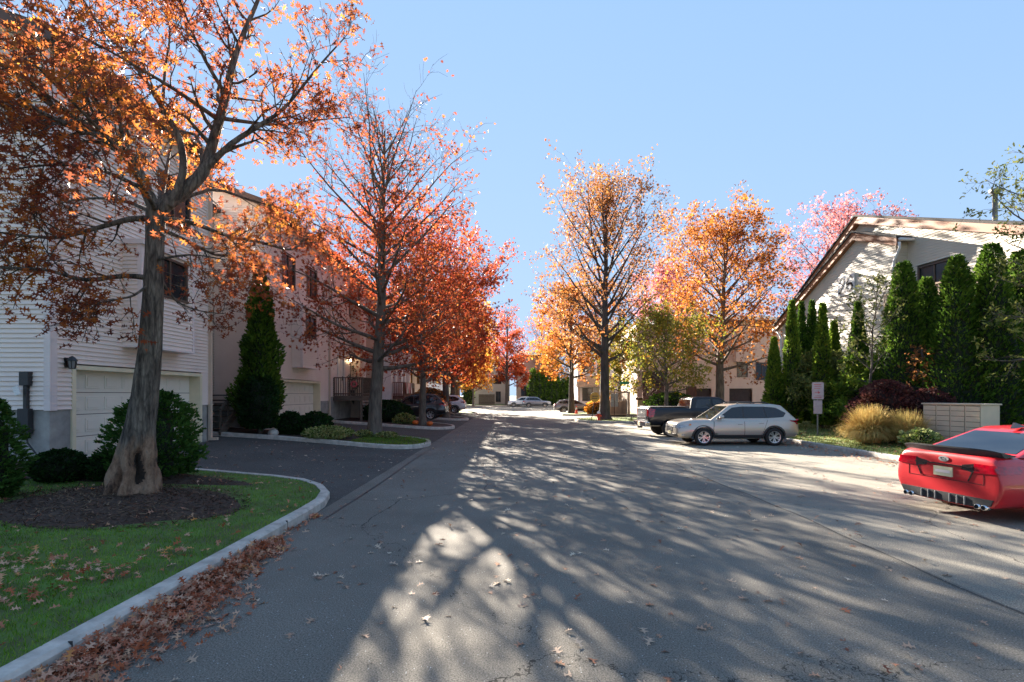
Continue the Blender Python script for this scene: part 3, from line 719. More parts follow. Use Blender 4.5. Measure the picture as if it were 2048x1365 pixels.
conifer('shrub', 'second darker purple bush close behind the left side of the mailboxes', 15.5, 18.6, zr-.1, 1.85, .9, 'egg', 'purple', 4500, .1, None, 93, 'shrub', .04, DIAM, 0, .2, .72)
conifer('shrub', 'small green plant at the foot of the mailbox block', 13.5, 16.5, zr-.2, .55, .5, 'ball', 'varieg', 900, .12, None, 94, 'shrub', .02, DIAM, 0, .2, .7)
conifer('shrub', 'low golden bush at the wooden gate enclosure', 9.5, 50.2, .12, 1.6, 1.3, 'ball', 'orange_y', 1800, .2, None, 95, 'shrub', .03, DIAM, 0, .15, .85)
conifer('shrub', 'yellow bush beside the traffic cone', 8.2, 48.9, .12, 1.25, 1.0, 'ball', 'orange_y', 1800, .16, None, 96, 'shrub', .03, DIAM, 0, .15, .85)
conifer('shrub', 'small dark shrub between the yellow bush and the hydrant', 8.9, 47.9, .12, .85, .6, 'ball', 'arb', 900, .14, None, 97, 'shrub', .03, DIAM, 0, .15, .85)
conifer('shrub', 'dark hedge below the brown porch behind the pickup', 13.6, 42.5, .1, 2.1, 2.2, 'ball', 'arb', 3500, .2, None, 98, 'shrub', .03, DIAM, 0, .15, .85)
for i, (px, r, top) in enumerate([(1066,.95,738),(1078,1.0,748),(1090,.9,752),(1102,.9,758),(1114,.9,756),(1126,.9,760),(1139,.9,757),(1150,.9,750)]):
    D = 86.8+1.6; x = (px-1024)*D/1000
    conifer('arborvitae', 'dark hedge conifer behind the far grey car, number %s from the left' % ['one','two','three','four','five','six','seven','eight'][i], x, D, .12, 2+(790-top)*D/1000, r+.25, 'column', 'arb', 1300, .34, 'dark hedge behind the far parked cars', seed=110+i)
conifer('arborvitae', 'dark conifer beside the wooden fence at the far left', -7.9, 90, .12, 6.5, 1.1, 'column', 'arb', 1300, .34, None, seed=121)
# loose pine boughs behind the sign
def bough_shrub(label, x, y, z, h, r, n, mat, seed, lsz=.17):
    rg = random.Random(seed); root = thing('pine_shrub', label, 'shrub', (x, y, z))
    mb = MB(); leaves = []
    mb.tube([(x, y, z-.05), (x+.1, y, z+h*.5), (x, y, z+h*.95)], [.07, .05, .02], 7)
    for k in range(20):
        t = (k+.5)/20; az = k*2.4; el = .15+t*.7; L = r*(1.15-t*.8)
        bp = branch_path((x, y, z+.15*h+t*h*.75), (math.cos(az), math.sin(az), math.tan(el)*.6), L, 5, -.01, .1, rg)
        sub_grow(mb, bp, .02, .005, rg, leaves, 7, L*.4, 3, .25, .15, .04)
    obj('trunk', mb, M['bark_dark'], root, smooth=True)
    v, k = leaf_cloud(scatter_leaves(leaves, n, .08), lsz, SPRAY); cloud_obj('foliage', v, k, M[mat], root)
bough_shrub('loose yellow-green pine with drooping boughs behind the parking sign', 15.0, 24.3, zr, 3.6, 1.7, 5500, 'pine', 4)
bough_shrub('darker loose pine behind the straw-coloured grass', 15.3, 21.8, zr, 3.2, 1.4, 4500, 'arb_y', 6)
bough_shrub('thin bush with withered brown tufts before the tall arborvitaes', 15.9, 19.2+.2, zr, 3.5, .75, 700, 'copper', 9, .14)
# ornamental grass
def tuft(label, x, y, z, h, r, n, mat, seed):
    g0 = np.random.default_rng(seed); m = MB(); w = .010
    for i in range(n):
        a = g0.random()*6.283; q = g0.random()**.75; L = h*(.75+.5*g0.random())*(1-.15*q)
        a0 = g0.random()*6.283; rb = .32*g0.random()**.5; bx = x+rb*math.cos(a0); by = y+rb*math.sin(a0)
        th = q*1.05*(r/h)+abs(g0.normal())*.08; ca, sa = math.cos(a), math.sin(a); dr = 0; dz = 0; sx, sy = -sa*w, ca*w; k = len(m.v); N = 5
        for j in range(N+1):
            ww = 1-.85*(j/N)**2
            m.v += [(bx+ca*dr-sx*ww, by+sa*dr-sy*ww, z+max(dz, .02)), (bx+ca*dr+sx*ww, by+sa*dr+sy*ww, z+max(dz, .02))]
            t = th*(.35+1.6*(j/N)**1.5); dr += L/N*math.sin(t); dz += L/N*math.cos(t)
        m.f += [(k+2*j, k+2*j+1, k+2*j+3, k+2*j+2) for j in range(N)]
    o = obj('ornamental_grass', m, M[mat]); tag(o, label, 'grass clump')
tuft('large straw-coloured ornamental grass clump between parking sign and purple bush', 13.0, 18.2, .24, 1.2, 1.9, 8500, 'straw', 3)
tuft('smaller straw-coloured grass clump leaning toward the kerb near the mailboxes', 13.75, 17.4, .3, 1.05, 1.25, 2800, 'straw', 5)

# ------------------------------------------------------------------ buildings
def siding(mb, o, ux, nm, span, z0, z1, holes=(), course=.105, out=.03):
    """lapped boards; o origin (x,y), ux along, nm outward; span(z)->(u0,u1)"""
    n = int(round((z1-z0)/course))
    for i in range(n):
        za = z0+i*course; zb = min(z1, za+course); zm = (za+zb)/2
        u0, u1 = span(zm) if callable(span) else span
        if u1-u0 < .03: continue
        segs = [(u0, u1)]
        for (a, b, c, d) in holes:
            if c < zm < d:
                ns = []
                for s0, s1 in segs:
                    if b <= s0 or a >= s1: ns.append((s0, s1)); continue
                    if a > s0: ns.append((s0, a))
                    if b < s1: ns.append((b, s1))
                segs = ns
        for s0, s1 in segs:
            def P(u, of, z): return (o[0]+ux[0]*u+nm[0]*of, o[1]+ux[1]*u+nm[1]*of, z)
            mb.add([P(s0, out, za), P(s1, out, za), P(s1, 0, zb), P(s0, 0, zb), P(s0, -.01, za), P(s1, -.01, za)], [(0, 1, 2, 3), (4, 5, 1, 0)])
def wbox(mb, o, ux, nm, u0, u1, f0, f1, z0, z1):
    """box in wall coordinates: along u, outward f"""
    p = (o[0]+ux[0]*u0+nm[0]*f0, o[1]+ux[1]*u0+nm[1]*f0, z0)
    mb.obox(p, (ux[0], ux[1], 0), (nm[0], nm[1], 0), (0, 0, 1), u1-u0, f1-f0, z1-z0)
def window(root, o, ux, nm, u0, u1, z0, z1, of=0, cols=2, mat='frame'):
    f = MB(); t = .07
    wbox(f, o, ux, nm, u0-t, u1+t, of-.06, of+.035, z1, z1+t); wbox(f, o, ux, nm, u0-t, u1+t, of-.06, of+.05, z0-t, z0)
    wbox(f, o, ux, nm, u0-t, u0, of-.06, of+.033, z0, z1); wbox(f, o, ux, nm, u1, u1+t, of-.06, of+.033, z0, z1)
    for k in range(1, cols):
        u = u0+(u1-u0)*k/cols; wbox(f, o, ux, nm, u-.025, u+.025, of-.05, of+.01, z0, z1)
    w = obj('window', f, M[mat], root)
    p = MB(); wbox(p, o, ux, nm, u0-.005, u1+.005, of-.045, of-.03, z0-.005, z1+.005); obj('pane', p, M['glass'], w)
    return w
def garage_door(root, o, ux, nm, u0, u1, z0, z1, depth=.32, mat='door_white', trim='trim_cream', rows=4, cols=8):
    d = MB(); hh = (z1-z0)/rows
    wbox(d, o, ux, nm, u0, u1, -depth-.06, -depth, z0, z1)
    cw = (u1-u0)/cols
    for r in range(rows):
        wbox(d, o, ux, nm, u0+.004, u1-.004, -depth, -depth+.012, z0+r*hh+.012, z0+(r+1)*hh-.012) if False else None
        for c in range(cols):
            a = u0+c*cw+.07; b = u0+(c+1)*cw-.07; lo = z0+r*hh+.10; hi = z0+(r+1)*hh-.10
            wbox(d, o, ux, nm, a, b, -depth, -depth+.018, lo, hi)
            wbox(d, o, ux, nm, a+.05, b-.05, -depth+.018, -depth+.03, lo+.05, hi-.05)
        if r: wbox(d, o, ux, nm, u0, u1, -depth, -depth+.006, z0+r*hh-.006, z0+r*hh+.006) if False else None
    g_ = obj('garage_door', d, M[mat], root, bevel=.006)
    s = MB()
    for r in range(1, rows): wbox(s, o, ux, nm, u0, u1, -depth-.002, -depth+.003, z0+r*hh-.008, z0+r*hh+.008)
    obj('panel_seam', s, M['mailbox_dark'] if mat == 'door_white' else M['black_pl'], g_)
    t = MB(); w = .10
    wbox(t, o, ux, nm, u0-w, u0, -depth-.02, .035, z0, z1+w); wbox(t, o, ux, nm, u1, u1+w, -depth-.02, .035, z0, z1+w)
    wbox(t, o, ux, nm, u0, u1, -depth-.02, .035, z1, z1+w); obj('door_frame', t, M[trim], root)
def downspout(root, o, ux, nm, u, z0, z1, mat='trim_pink'):
    m = MB(); wbox(m, o, ux, nm, u-.05, u+.05, .03, .12, z0+.12, z1); wbox(m, o, ux, nm, u-.05, u+.05, .03, .32, z0+.04, z0+.13)
    for z in (z0+1.2, z0+3.6, z0+6): wbox(m, o, ux, nm, u-.075, u+.075, .02, .13, z, z+.04)
    return obj('downspout', m, M[mat], root)
def bay(root, o, ux, nm, u0, u1, z0, z1, dp, side, win):
    b = MB(); 
    oo = (o[0]+nm[0]*dp, o[1]+nm[1]*dp)
    siding(b, oo, ux, nm, (u0, u1), z0, z1, [win] if win else [])
    n1 = (-ux[0], -ux[1])
    oa = (oo[0]+ux[0]*u0-nm[0]*dp, oo[1]+ux[1]*u0-nm[1]*dp); siding(b, oa, nm, n1, (0, dp), z0, z1)
    ob = (oo[0]+ux[0]*u1, oo[1]+ux[1]*u1); siding(b, ob, (-nm[0], -nm[1]), ux, (0, dp), z0, z1)
    wbox(b, o, ux, nm, u0+.005, u1-.005, 0, dp-.07, z0+.002, z1)
    x = obj('bay', b, M[side], root)
    t = MB()
    wbox(t, oo, ux, nm, u0-.03, u0+.07, -.08, .03, z0, z1); wbox(t, oo, ux, nm, u1-.07, u1+.03, -.08, .03, z0, z1)
    wbox(t, oo, ux, nm, u0-.035, u1+.035, -dp, .035, z0-.05, z0-.001); wbox(t, oo, ux, nm, u0-.08, u1+.08, -dp, .1, z1, z1+.12)
    obj('bay_trim', t, M['trim_grey'], x)
    if win: window(root, oo, ux, nm, *win)
def wall_lamp(root, o, ux, nm, u, z, lit=False):
    m = MB(); wbox(m, o, ux, nm, u-.05, u+.05, .015, .045, z-.1, z+.12); wbox(m, o, ux, nm, u-.015, u+.015, .045, .16, z+.08, z+.1)
    c = (o[0]+ux[0]*u+nm[0]*.16, o[1]+ux[1]*u+nm[1]*.16, z)
    m.lathe([(.001, .16), (.05, .13), (.10, .06), (.105, .05), (.09, .045)], 8, c); m.lathe([(.06, -.135), (.065, -.12), (.001, -.119)], 8, c)
    for k in range(6):
        a = k*math.pi/3; m.bar((c[0]+math.cos(a)*.085, c[1]+math.sin(a)*.085, z+.05), (c[0]+math.cos(a)*.06, c[1]+math.sin(a)*.06, z-.125), .012)
    l = obj('wall_lamp', m, M['black'], root)
    p = MB(); p.lathe([(.08, .045), (.056, -.12)], 12, c); obj('lamp_pane', p, M['lamp_glass'] if lit else M['lamp_off'], l)

WX = -10.1; ZG = H(-10.1)
UX = (0, 1); NM = (1, 0)
def townhouse(label, y0, y1, garage, ztop=9.75, mat='siding_grey', base=1.67, holes=(), bays=(), spout=None, near_face=False, ridge=2.0, x0=WX, depth=11, group='grey townhouses on the left'):
    root = thing('townhouse', label, 'townhouse', (x0, (y0+y1)/2, ZG), group=group)
    o = (x0, 0); w = MB(); hs = list(holes)
    if garage: hs.append((garage[0]-.1, garage[1]+.1, 0, ZG+2.13+.1))
    siding(w, o, UX, NM, (y0, y1), base, ztop, hs)
    # near side (faces the camera) and far side
    siding(w, (x0, y0), (-1, 0), (0, -1), (0, depth), base, ztop)
    siding(w, (x0, y1), (-1, 0), (0, 1), (0, depth), base, ztop)
    w.box(x0-depth, x0-.5, y0+.02, y1-.02, ZG-.5, ztop+.05)
    obj('wall', w, M[mat], root)
    fo = MB()
    segs = [(y0, y1)]
    if garage: segs = [(y0, garage[0]-.1), (garage[1]+.1, y1)]
    for a, b in segs:
        if b-a > .05: wbox(fo, o, UX, NM, a+.002, b, -.5, -.012, ZG-.4, base)
    fo.box(x0-depth, x0-.02, y0+.012, y0+.5-.03, ZG-.39, base-.003)
    obj('foundation', fo, M['concrete_dark'], root)
    for y, s in ((y0, -1), (y1, 1)):
        cb = MB()
        cb.box(x0-.11, x0+.032, y-.0 if s > 0 else y-.032, y+.032 if s > 0 else y, base-.02, ztop)
        cb.box(x0+.001, x0+.033, y-.14 if s > 0 else y+.001, y-.001 if s > 0 else y+.14, base-.021, ztop)
        obj('corner_board', cb, M['trim_grey'], root)
    # roof: slope towards the street, brown fascia
    ov = .38; r = MB(); xr = x0-depth/2; zr_ = ztop+ridge
    a, b = y0-.3, y1+.3 if False else y1+.02
    sl = ridge/(depth/2)
    prof = [(x0+ov, ztop-ov*sl+.02), (xr, zr_), (x0-depth-ov, ztop-ov*sl+.02), (x0-depth-ov, ztop-ov*sl+.17), (xr, zr_+.16), (x0+ov, ztop-ov*sl+.17)]
    for (p, q) in ((0, 1), (1, 2), (2, 3), (3, 4), (4, 5), (5, 0)):
        (xa, za), (xb, zb) = prof[p], prof[q]; r.quad((xa, a, za), (xb, a, zb), (xb, b, zb), (xa, b, za))
    r.add([(x, a, z) for x, z in prof], [(0, 1, 4, 5), (1, 2, 3, 4)]); r.add([(x, b, z) for x, z in prof], [(5, 4, 1, 0), (4, 3, 2, 1)])
    obj('roof', r, M['shingle'], root)
    for yy in (y0, y1-.03):
        gb = MB(); gb.add([(x0, yy, ztop), (xr, yy, zr_), (x0-depth, yy, ztop), (x0, yy+.03, ztop), (xr, yy+.03, zr_), (x0-depth, yy+.03, ztop)], [(0, 1, 2), (5, 4, 3), (0, 3, 4, 1), (1, 4, 5, 2)])
        obj('gable', gb, M[mat], root)
    f = MB(); f.box(x0+ov, x0+ov+.04, a-.02, b, ztop-ov*sl-.10, ztop-ov*sl+.16); f.box(x0+.03, x0+ov, a, b, ztop-ov*sl-.06, ztop-ov*sl-.03)
    f.bar((x0+ov, a-.03, ztop-ov*sl+.03), (xr, a-.03, zr_+.03), .05, .28)
    obj('fascia', f, M['fascia'], root)
    gu = MB(); gu.box(x0+ov+.042, x0+ov+.15, a, b, ztop-ov*sl+.02, ztop-ov*sl+.13); obj('gutter', gu, M['trim_pink'], root)
    if garage: garage_door(root, o, UX, NM, garage[0], garage[1], ZG+.01, ZG+2.13)
    for hz in holes:
        if hz[3]-hz[2] < 1.9: window(root, o, UX, NM, *hz)
    for bz in bays: bay(root, o, UX, NM, *bz)
    if spout: downspout(root, o, UX, NM, spout, ZG, ztop-.1)
    return root
u1 = townhouse('near grey townhouse with a wide cream garage door behind the big oak', 10.93, 16.7, (11.55, 16.15), holes=[(14.3, 15.6, 7.0, 8.4)],
      bays=[(12.95, 15.05, 3.28, 5.9, .5, 'siding_grey', (13.4, 14.7, 4.75, 5.75))], spout=16.62)
wall_lamp(u1, (WX, 0), UX, NM, 11.3, 2.72)
w_ = MB(); w_.box(-10.66, -10.46, 10.80, 10.92, 2.2, 2.5); w_.box(-10.60, -10.52, 10.83, 10.91, 1.05, 2.2); w_.box(-10.68, -10.44, 10.78, 10.90, 1.15, 1.7)
w_.tube([(-10.56, 10.86, 1.15), (-10.5, 10.84, .95), (-10.32, 10.84, .72)], [.02, .02, .02], 6)
obj('utility_meter', w_, M['black_pl'], u1, bevel=.01)
w_ = MB(); w_.obox((-10.68, 10.74, 1.98), (.9, 0, .3), (0, 1, 0), (-.3, 0, .9), .13, .03, .2); obj('meter_tag', w_, M['white'], u1)
# recessed side wing between first and second houses (entry stair behind the conifer)
u2 = townhouse('second townhouse with single cream garage door behind the tall dark conifer', 20.45, 27.6, (21.5, 26.2), mat='siding_grey', holes=[(22.0, 23.2, 6.9, 8.3), (24.6, 25.8, 6.9, 8.3)],
      bays=[(22.9, 24.7, 3.3, 6.0, .5, 'siding_grey', (23.3, 24.4, 4.75, 5.75))], spout=27.5)
lk = thing('townhouse', 'set-back brownish siding link between the first two garages', 'townhouse', (-12.5, 18.6, ZG), group='grey townhouses on the left')
w = MB(); siding(w, (-12.2, 0), UX, NM, (16.7, 20.45), 1.2, 9.4); w.box(-20, -12.6, 16.75, 20.4, -.2, 9.4); obj('wall', w, M['siding_mauve'], lk)
w = MB(); w.box(-20, -11.9, 16.72, 20.43, 9.42, 9.62); obj('roof', w, M['shingle'], lk)
w = MB()
for k in range(7): w.box(-12.1+k*.02, -10.6, 19.9-k*.28, 20.15-k*.28, ZG+.1+1.4-k*.2, ZG+.15+1.4-k*.2)
w.bar((-10.62, 20.3, ZG+1.6), (-10.62, 18.2, ZG+.1), .06, .28); w.bar((-10.62, 20.3, ZG+2.5), (-10.62, 18.2, ZG+1.0), .06, .09)
for k in range(5): w.bar((-10.62, 20.2-k*.5, ZG+1.5-k*.36), (-10.62, 20.2-k*.5, ZG+2.45-k*.36), .05)
obj('stair', w, M['wood_deck'], lk)
u3 = townhouse('third townhouse with white door and raised wooden deck', 27.75, 35.6, None, mat='siding_grey', base=1.9, holes=[(28.95, 29.95, 1.9, 4.3), (31.0, 32.6, 6.9, 8.2), (31.2, 31.7, 3.0, 4.4)], spout=34.6)
w = MB(); wbox(w, (WX, 0), UX, NM, 28.95, 29.95, -.1, -.04, 1.95, 4.3)
for a in (29.03, 29.5):
    for z in (2.1, 2.9, 3.6): wbox(w, (WX, 0), UX, NM, a+.03, a+.37, -.04, -.02, z, z+.55)
d_ = obj('door', w, M['door_white'], u3, bevel=.01)
w = MB(); wbox(w, (WX, 0), UX, NM, 28.85, 28.95, -.05, .04, 1.9, 4.4); wbox(w, (WX, 0), UX, NM, 29.95, 30.2, -.05, .04, 1.9, 4.4); wbox(w, (WX, 0), UX, NM, 28.95, 29.95, -.05, .04, 4.3, 4.4); obj('door_frame', w, M['frame_w'], u3)
w = MB(); wbox(w, (WX, 0), UX, NM, 29.8, 29.86, -.04, .02, 2.85, 3.1); obj('handle', w, M['black'], d_)
wall_lamp(u3, (WX, 0), UX, NM, 30.75, 4.15, True)
def deck(parent, x0, x1, y0, y1, z, mat='wood_deck', rail=1.02, posts=True, name='deck', step=.13, faces=('x', 'y0', 'y1'), col=None):
    m = MB(); m.box(x0, x1, y0, y1, z-.05, z); m.box(x0, x1, y0-.04, y0, z-.28, z+.002); m.box(x1, x1+.04, y0-.04, y1+.04, z-.28, z+.003); m.box(x0, x1, y1, y1+.04, z-.28, z+.002)
    if posts:
        for px in (x1-.08,):
            for py in (y0+.08, y1-.08): m.box(px-.06, px+.06, py-.06, py+.06, ZG-.3, z-.06)
    d = obj(name, m, M[mat], parent)
    r = MB()
    def line(a, b):
        a = Vector(a); b = Vector(b); L = (b-a).length; n = max(2, int(L/step))
        r.bar(a+Vector((0, 0, rail)), b+Vector((0, 0, rail)), .10, .05); r.bar(a+Vector((0, 0, .1)), b+Vector((0, 0, .1)), .05, .07)
        for i in range(n+1):
            p = a.lerp(b, i/n); wd = .09 if i in (0, n) else .035; r.bar(p+Vector((0, 0, -.02)), p+Vector((0, 0, rail-.02)), wd)
    if 'y0' in faces: line((x0, y0+.04, z), (x1-.04, y0+.04, z))
    if 'x' in faces: line((x1-.04, y0+.15, z), (x1-.04, y1-.15, z))
    if 'y1' in faces: line((x0, y1-.04, z), (x1-.04, y1-.04, z))
    obj('railing', r, M[col or mat], d)
    return d
deck(u3, WX+.04, -8.45, 28.2, 30.9, 1.95)
w = MB()
for k in range(8): w.box(-9.9, -8.6, 31.0+k*.25, 31.3+k*.25, 1.9-k*.19-.05, 1.9-k*.19)
w.bar((-8.6, 30.95, 1.75), (-8.6, 33.1, .55), .05, .26); w.bar((-9.9, 30.95, 1.75), (-9.9, 33.1, .55), .05, .26); obj('stair', w, M['wood_deck'], u3)
w = MB(); w.box(WX-.3, WX+.6, 31.3, 32.0, .4, 9.3); w.box(WX-.3, WX+.5, 34.8, 35.5, .4, 9.3); obj('pilaster', w, M['trim_pink'], u3)
hw = tag(obj('hanging_wreath', (lambda m: (m.lathe([(.15+.045*math.cos(a), .045*math.sin(a)) for a in np.linspace(0, 6.283, 9)], 16, (-8.9, 28.15, 2.6), 'y'), m)[1])(MB()), M['sign_red'], smooth=True), 'round red wreath hung on the near rail of the wooden deck', 'wreath')
def potted(x, y, z, label, h):
    t = thing('potted_plant', label, 'potted plant', (x, y, z)); m = MB(); m.lathe([(.001, 0), (.11, 0), (.15, .28), (.16, .3), (.13, .3), (.12, .26), (.001, .26)], 14, (x, y, z)); obj('pot', m, M['black_pl'], t, smooth=True)
    mb = MB(); lv = []; rg = random.Random(int(x*100)); mb.tube([(x, y, z+.25), (x+.02, y, z+h)], [.015, .008], 5)
    for k in range(9): sub_grow(mb, branch_path((x, y, z+.4+k*(h-.5)/9), (math.cos(k*2.4), math.sin(k*2.4), .6), .3, 3, .05, .1, rg), .006, .003, rg, lv, 3, .15, 2, .08, .2)
    v, k = leaf_cloud(scatter_leaves(lv, 240, .04), .08, DIAM); obj('stem', mb, M['bark_dark'], t); cloud_obj('foliage', v, k, M['box'], t)
potted(-9.2, 28.9, 1.96, 'spindly plant in a black pot on the wooden deck', 1.9)
u4 = townhouse('fourth townhouse with white pilasters beside the black car', 35.75, 46.5, None, mat='stucco_white', base=1.2, holes=[(41.0, 41.9, 2.6, 4.3), (38, 39.6, 6.9, 8.2)])
w = MB()
for y in (38.6, 40.2, 42.3, 43.6, 45.6): w.box(WX+.02, WX+.75, y, y+.55, .3, 8.9)
obj('pilaster', w, M['white'], u4)
deck(u4, WX+.04, -8.5, 39.3, 43.6, 1.95, 'wood_red')
w = MB(); w.box(-9.4, -8.44, 41.0, 41.06, 2.95, 2.99); w.obox((-8.40, 41.2, 2.0), (0, 1, 0), (1, 0, 0), (0, 0, 1), 1.3, .02, 1.0)
def stripes_flag():
    t = thing('draped_flag', 'red and white striped flag with blue corner draped on the far deck rail', 'flag', (-8.42, 39.6, 2.0))
    for k in range(9):
        m = MB(); a = .28*k; m.add([(-8.42+.03*math.sin(k), 39.5+a, 2.95), (-8.42, 39.5+a+.28, 2.95), (-8.4+.05*math.sin(k*2), 39.5+a+.40, 2.1), (-8.38, 39.5+a+.12, 2.1)], [(0, 1, 2, 3)])
        obj('stripe', m, M['sign_red'] if k % 2 == 0 else M['white'], t)
    m = MB(); m.quad((-8.37, 41.7, 2.98), (-8.37, 42.7, 2.98), (-8.37, 42.7, 2.55), (-8.37, 41.7, 2.55)); obj('blue_field', m, M['paint_navy'], t)
stripes_flag()
u5 = townhouse('fifth townhouse of the left row, mostly hidden by red trees', 46.7, 60, None, mat='stucco_white', base=1.2, holes=[(49, 50.5, 3.2, 4.6), (53, 54.5, 3.2, 4.6), (53, 54.5, 6.9, 8.3)])

# ---- house 26 on the right: gable end to the street
def house26():
    A = Vector((17.45, 22.7)); ux = Vector((-.1, .995)).normalized(); nm = Vector((-ux.y, ux.x)); # u grows away from camera, nm towards the street
    if nm.x > 0: nm = -nm
    o = (A.x, A.y); U = (ux.x, ux.y); N = (nm.x, nm.y)
    root = thing('house', 'cream-sided house with orange-brown roof edges and the number 26 on its gable', 'house', (A.x, A.y, 0))
    G = .3
    def P(u, f, z): return Vector((o[0]+U[0]*u+N[0]*f, o[1]+U[1]*u+N[1]*f, z))
    # front volume : u 0..7.2 ; apex at u=1.9 z=9.95 ; near end z=8.65 ; far eave z=6.4
    ap = (2.3, 9.85); ne = (0, 8.95); fe = (8.1, 6.35)
    def top(u): return ne[1]+(ap[1]-ne[1])*(u/ap[0]) if u < ap[0] else ap[1]+(fe[1]-ap[1])*((u-ap[0])/(fe[0]-ap[0]))
    def span(z):
        if z <= fe[1]: return (0, fe[0])
        hi = ap[0]+(ap[1]-z)/(ap[1]-fe[1])*(fe[0]-ap[0])
        lo = 0 if z < ne[1] else (z-ne[1])/(ap[1]-ne[1])*ap[0]
        return (lo, hi)
    w = MB(); hole = (4.3, 5.2, 4.3, 5.9)
    siding(w, o, U, N, span, .9, 9.85, [hole], .12, .016)
    # body of front volume
    dv = .55
    w2 = MB(); pts = [(0, G), (fe[0], G), (fe[0], fe[1]), ap, ne]
    k = [P(u, -.06, z) for u, z in pts]+[P(u, -dv, z) for u, z in pts]
    w.add(k, [(0, 1, 2, 3, 4), (9, 8, 7, 6, 5)]+[(i, (i+1) % 5, 5+(i+1) % 5, 5+i) for i in range(5)])
    siding(w, (P(fe[0], 0, 0).x, P(fe[0], 0, 0).y), (-N[0], -N[1]), U, (0, 12), .9, fe[1], (), .12)
    # near side of the front volume
    siding(w, (P(0, 0, 0).x, P(0, 0, 0).y), (-N[0], -N[1]), (-U[0], -U[1]), (0, dv), .9, ne[1], (), .12)
    # rear main volume set back 1.3 m : near eave u=-6.5
    ap2 = (2.6, 10.8); ne2 = (-5.6, 7.55); f2 = (8.1, 6.9)
    def span2(z):
        hi = 8.1 if z < 6.9 else ap2[0]+(ap2[1]-z)/(ap2[1]-f2[1])*(8.1-ap2[0])
        lo = ne2[0] if z < ne2[1] else ne2[0]+(z-ne2[1])/(ap2[1]-ne2[1])*(ap2[0]-ne2[0])
        return (lo, hi)
    o2 = P(0, -dv, 0); o2 = (o2.x, o2.y)
    siding(w, o2, U, N, span2, .9, 10.75, [(-2.1, -.5, 5.5, 7.7)], .12, .016)
    pts = [(ne2[0], G), (8.08, G), (8.08, 6.85), ap2, ne2]
    k = [P(u, -dv-.35, z-.03) for u, z in pts]+[P(u, -dv-9, z-.03) for u, z in pts]
    w.add(k, [(0, 1, 2, 3, 4), (9, 8, 7, 6, 5)]+[(i, (i+1) % 5, 5+(i+1) % 5, 5+i) for i in range(5)])
    obj('wall', w, M['siding_cream'], root)
    f = MB(); wbox(f, o, U, N, 0, fe[0], -.6, -.015, -.1, .9); obj('foundation', f, M['concrete_dark'], root)
    def rake(mb, p, q, f0, f1, dz, th):
        (u0, z0), (u1, z1) = p, q
        a = [P(u0, f0, z0+dz), P(u1, f0, z1+dz), P(u1, f1, z1+dz), P(u0, f1, z0+dz)]; b = [v+Vector((0, 0, th)) for v in a]
        mb.add(a+b, [(0, 3, 2, 1), (4, 5, 6, 7), (0, 1, 5, 4), (1, 2, 6, 5), (2, 3, 7, 6), (3, 0, 4, 7)])
    fa = MB(); rake(fa, (-.25, 8.82), ap, .001, .24, -.12, .34); rake(fa, ap, (8.5, fe[1]-.25), .001, .24, -.12, .34)
    rake(fa, (ne2[0]-.3, ne2[1]-.13), (ap2[0]+.1, ap2[1]), -dv+.001, -dv+.3, -.10, .34)
    rake(fa, (ap2[0]+.1, ap2[1]), (8.5, 6.6), -dv+.001, -dv+.3, -.10, .34)
    obj('fascia', fa, M['fascia_o'], root)
    rf = MB()
    rake(rf, (-.3, 8.8), (ap[0], ap[1]+.02), -dv+.05, .30, .22, .1); rake(rf, (ap[0], ap[1]+.02), (8.6, fe[1]-.3), -dv+.05, .30, .22, .1)
    rake(rf, (ne2[0]-.4, ne2[1]-.17), (ap2[0]+.1, ap2[1]+.02), -dv-9.3, -dv+.36, .24, .1); rake(rf, (ap2[0]+.1, ap2[1]+.02), (8.6, 6.56), -dv-9.3, -dv+.36, .24, .1)
    obj('roof', rf, M['shingle'], root)
    gt = MB(); a = P(-.32, .2, 8.85); gt.bar(P(-.36, .2, 8.95), P(-.36, -1.2, 8.95), .12, .12)
    gt.tube([P(-.32, .16, 8.85), P(-.30, .12, 8.6), P(.02, .1, 8.05), P(.05, .1, 7.8), P(.05, .1, .8)], [.06]*5, 6)
    gt.tube([P(8.55, .1, 6.0), P(8.3, .06, 5.7), P(8.16, .06, 5.5), P(8.16, .06, .7)], [.06]*4, 6); gt.bar(P(8.6, .3, 6.05), P(8.6, -7, 6.05), .12, .12)
    obj('downspout', gt, M['frame_w'], root, smooth=True)
    window(root, o, U, N, 4.4, 5.1, 4.4, 5.8, 0, 1, 'frame_w')
    window(root, o2, U, N, -2.0, -.6, 5.6, 7.6, 0, 2)
    # number plate
    m = MB(); wbox(m, o, U, N, 2.38, 3.48, .02, .06, 7.12, 8.12); pl = obj('number_board', m, M['frame_w'], root)
    nrm = MB()
    def stroke(pts):
        for (a0, b0), (a1, b1) in zip(pts, pts[1:]): nrm.bar(P(3.32-a0, .066, 7.35+b0), P(3.32-a1, .066, 7.35+b1), .07, .012)
    def flat(pts, wd=.10):
        pts = [(a*1.38+.0, b*1.38) for a, b in pts]
        for (a0, b0), (a1, b1) in zip(pts, pts[1:]):
            d = Vector((a1-a0, b1-b0)); L = d.length; d /= L; nn = Vector((-d.y, d.x))*wd/2; e = d*wd*.3
            q = [(a0-e.x-nn.x, b0-e.y-nn.y), (a1+e.x-nn.x, b1+e.y-nn.y), (a1+e.x+nn.x, b1+e.y+nn.y), (a0-e.x+nn.x, b0-e.y+nn.y)]
            k = [P(3.44-a, .061, 7.22+b) for a, b in q]+[P(3.44-a, .075, 7.22+b) for a, b in q]
            nrm.add(k, [(0, 1, 2, 3), (7, 6, 5, 4), (0, 1, 5, 4), (1, 2, 6, 5), (2, 3, 7, 6), (3, 0, 4, 7)])
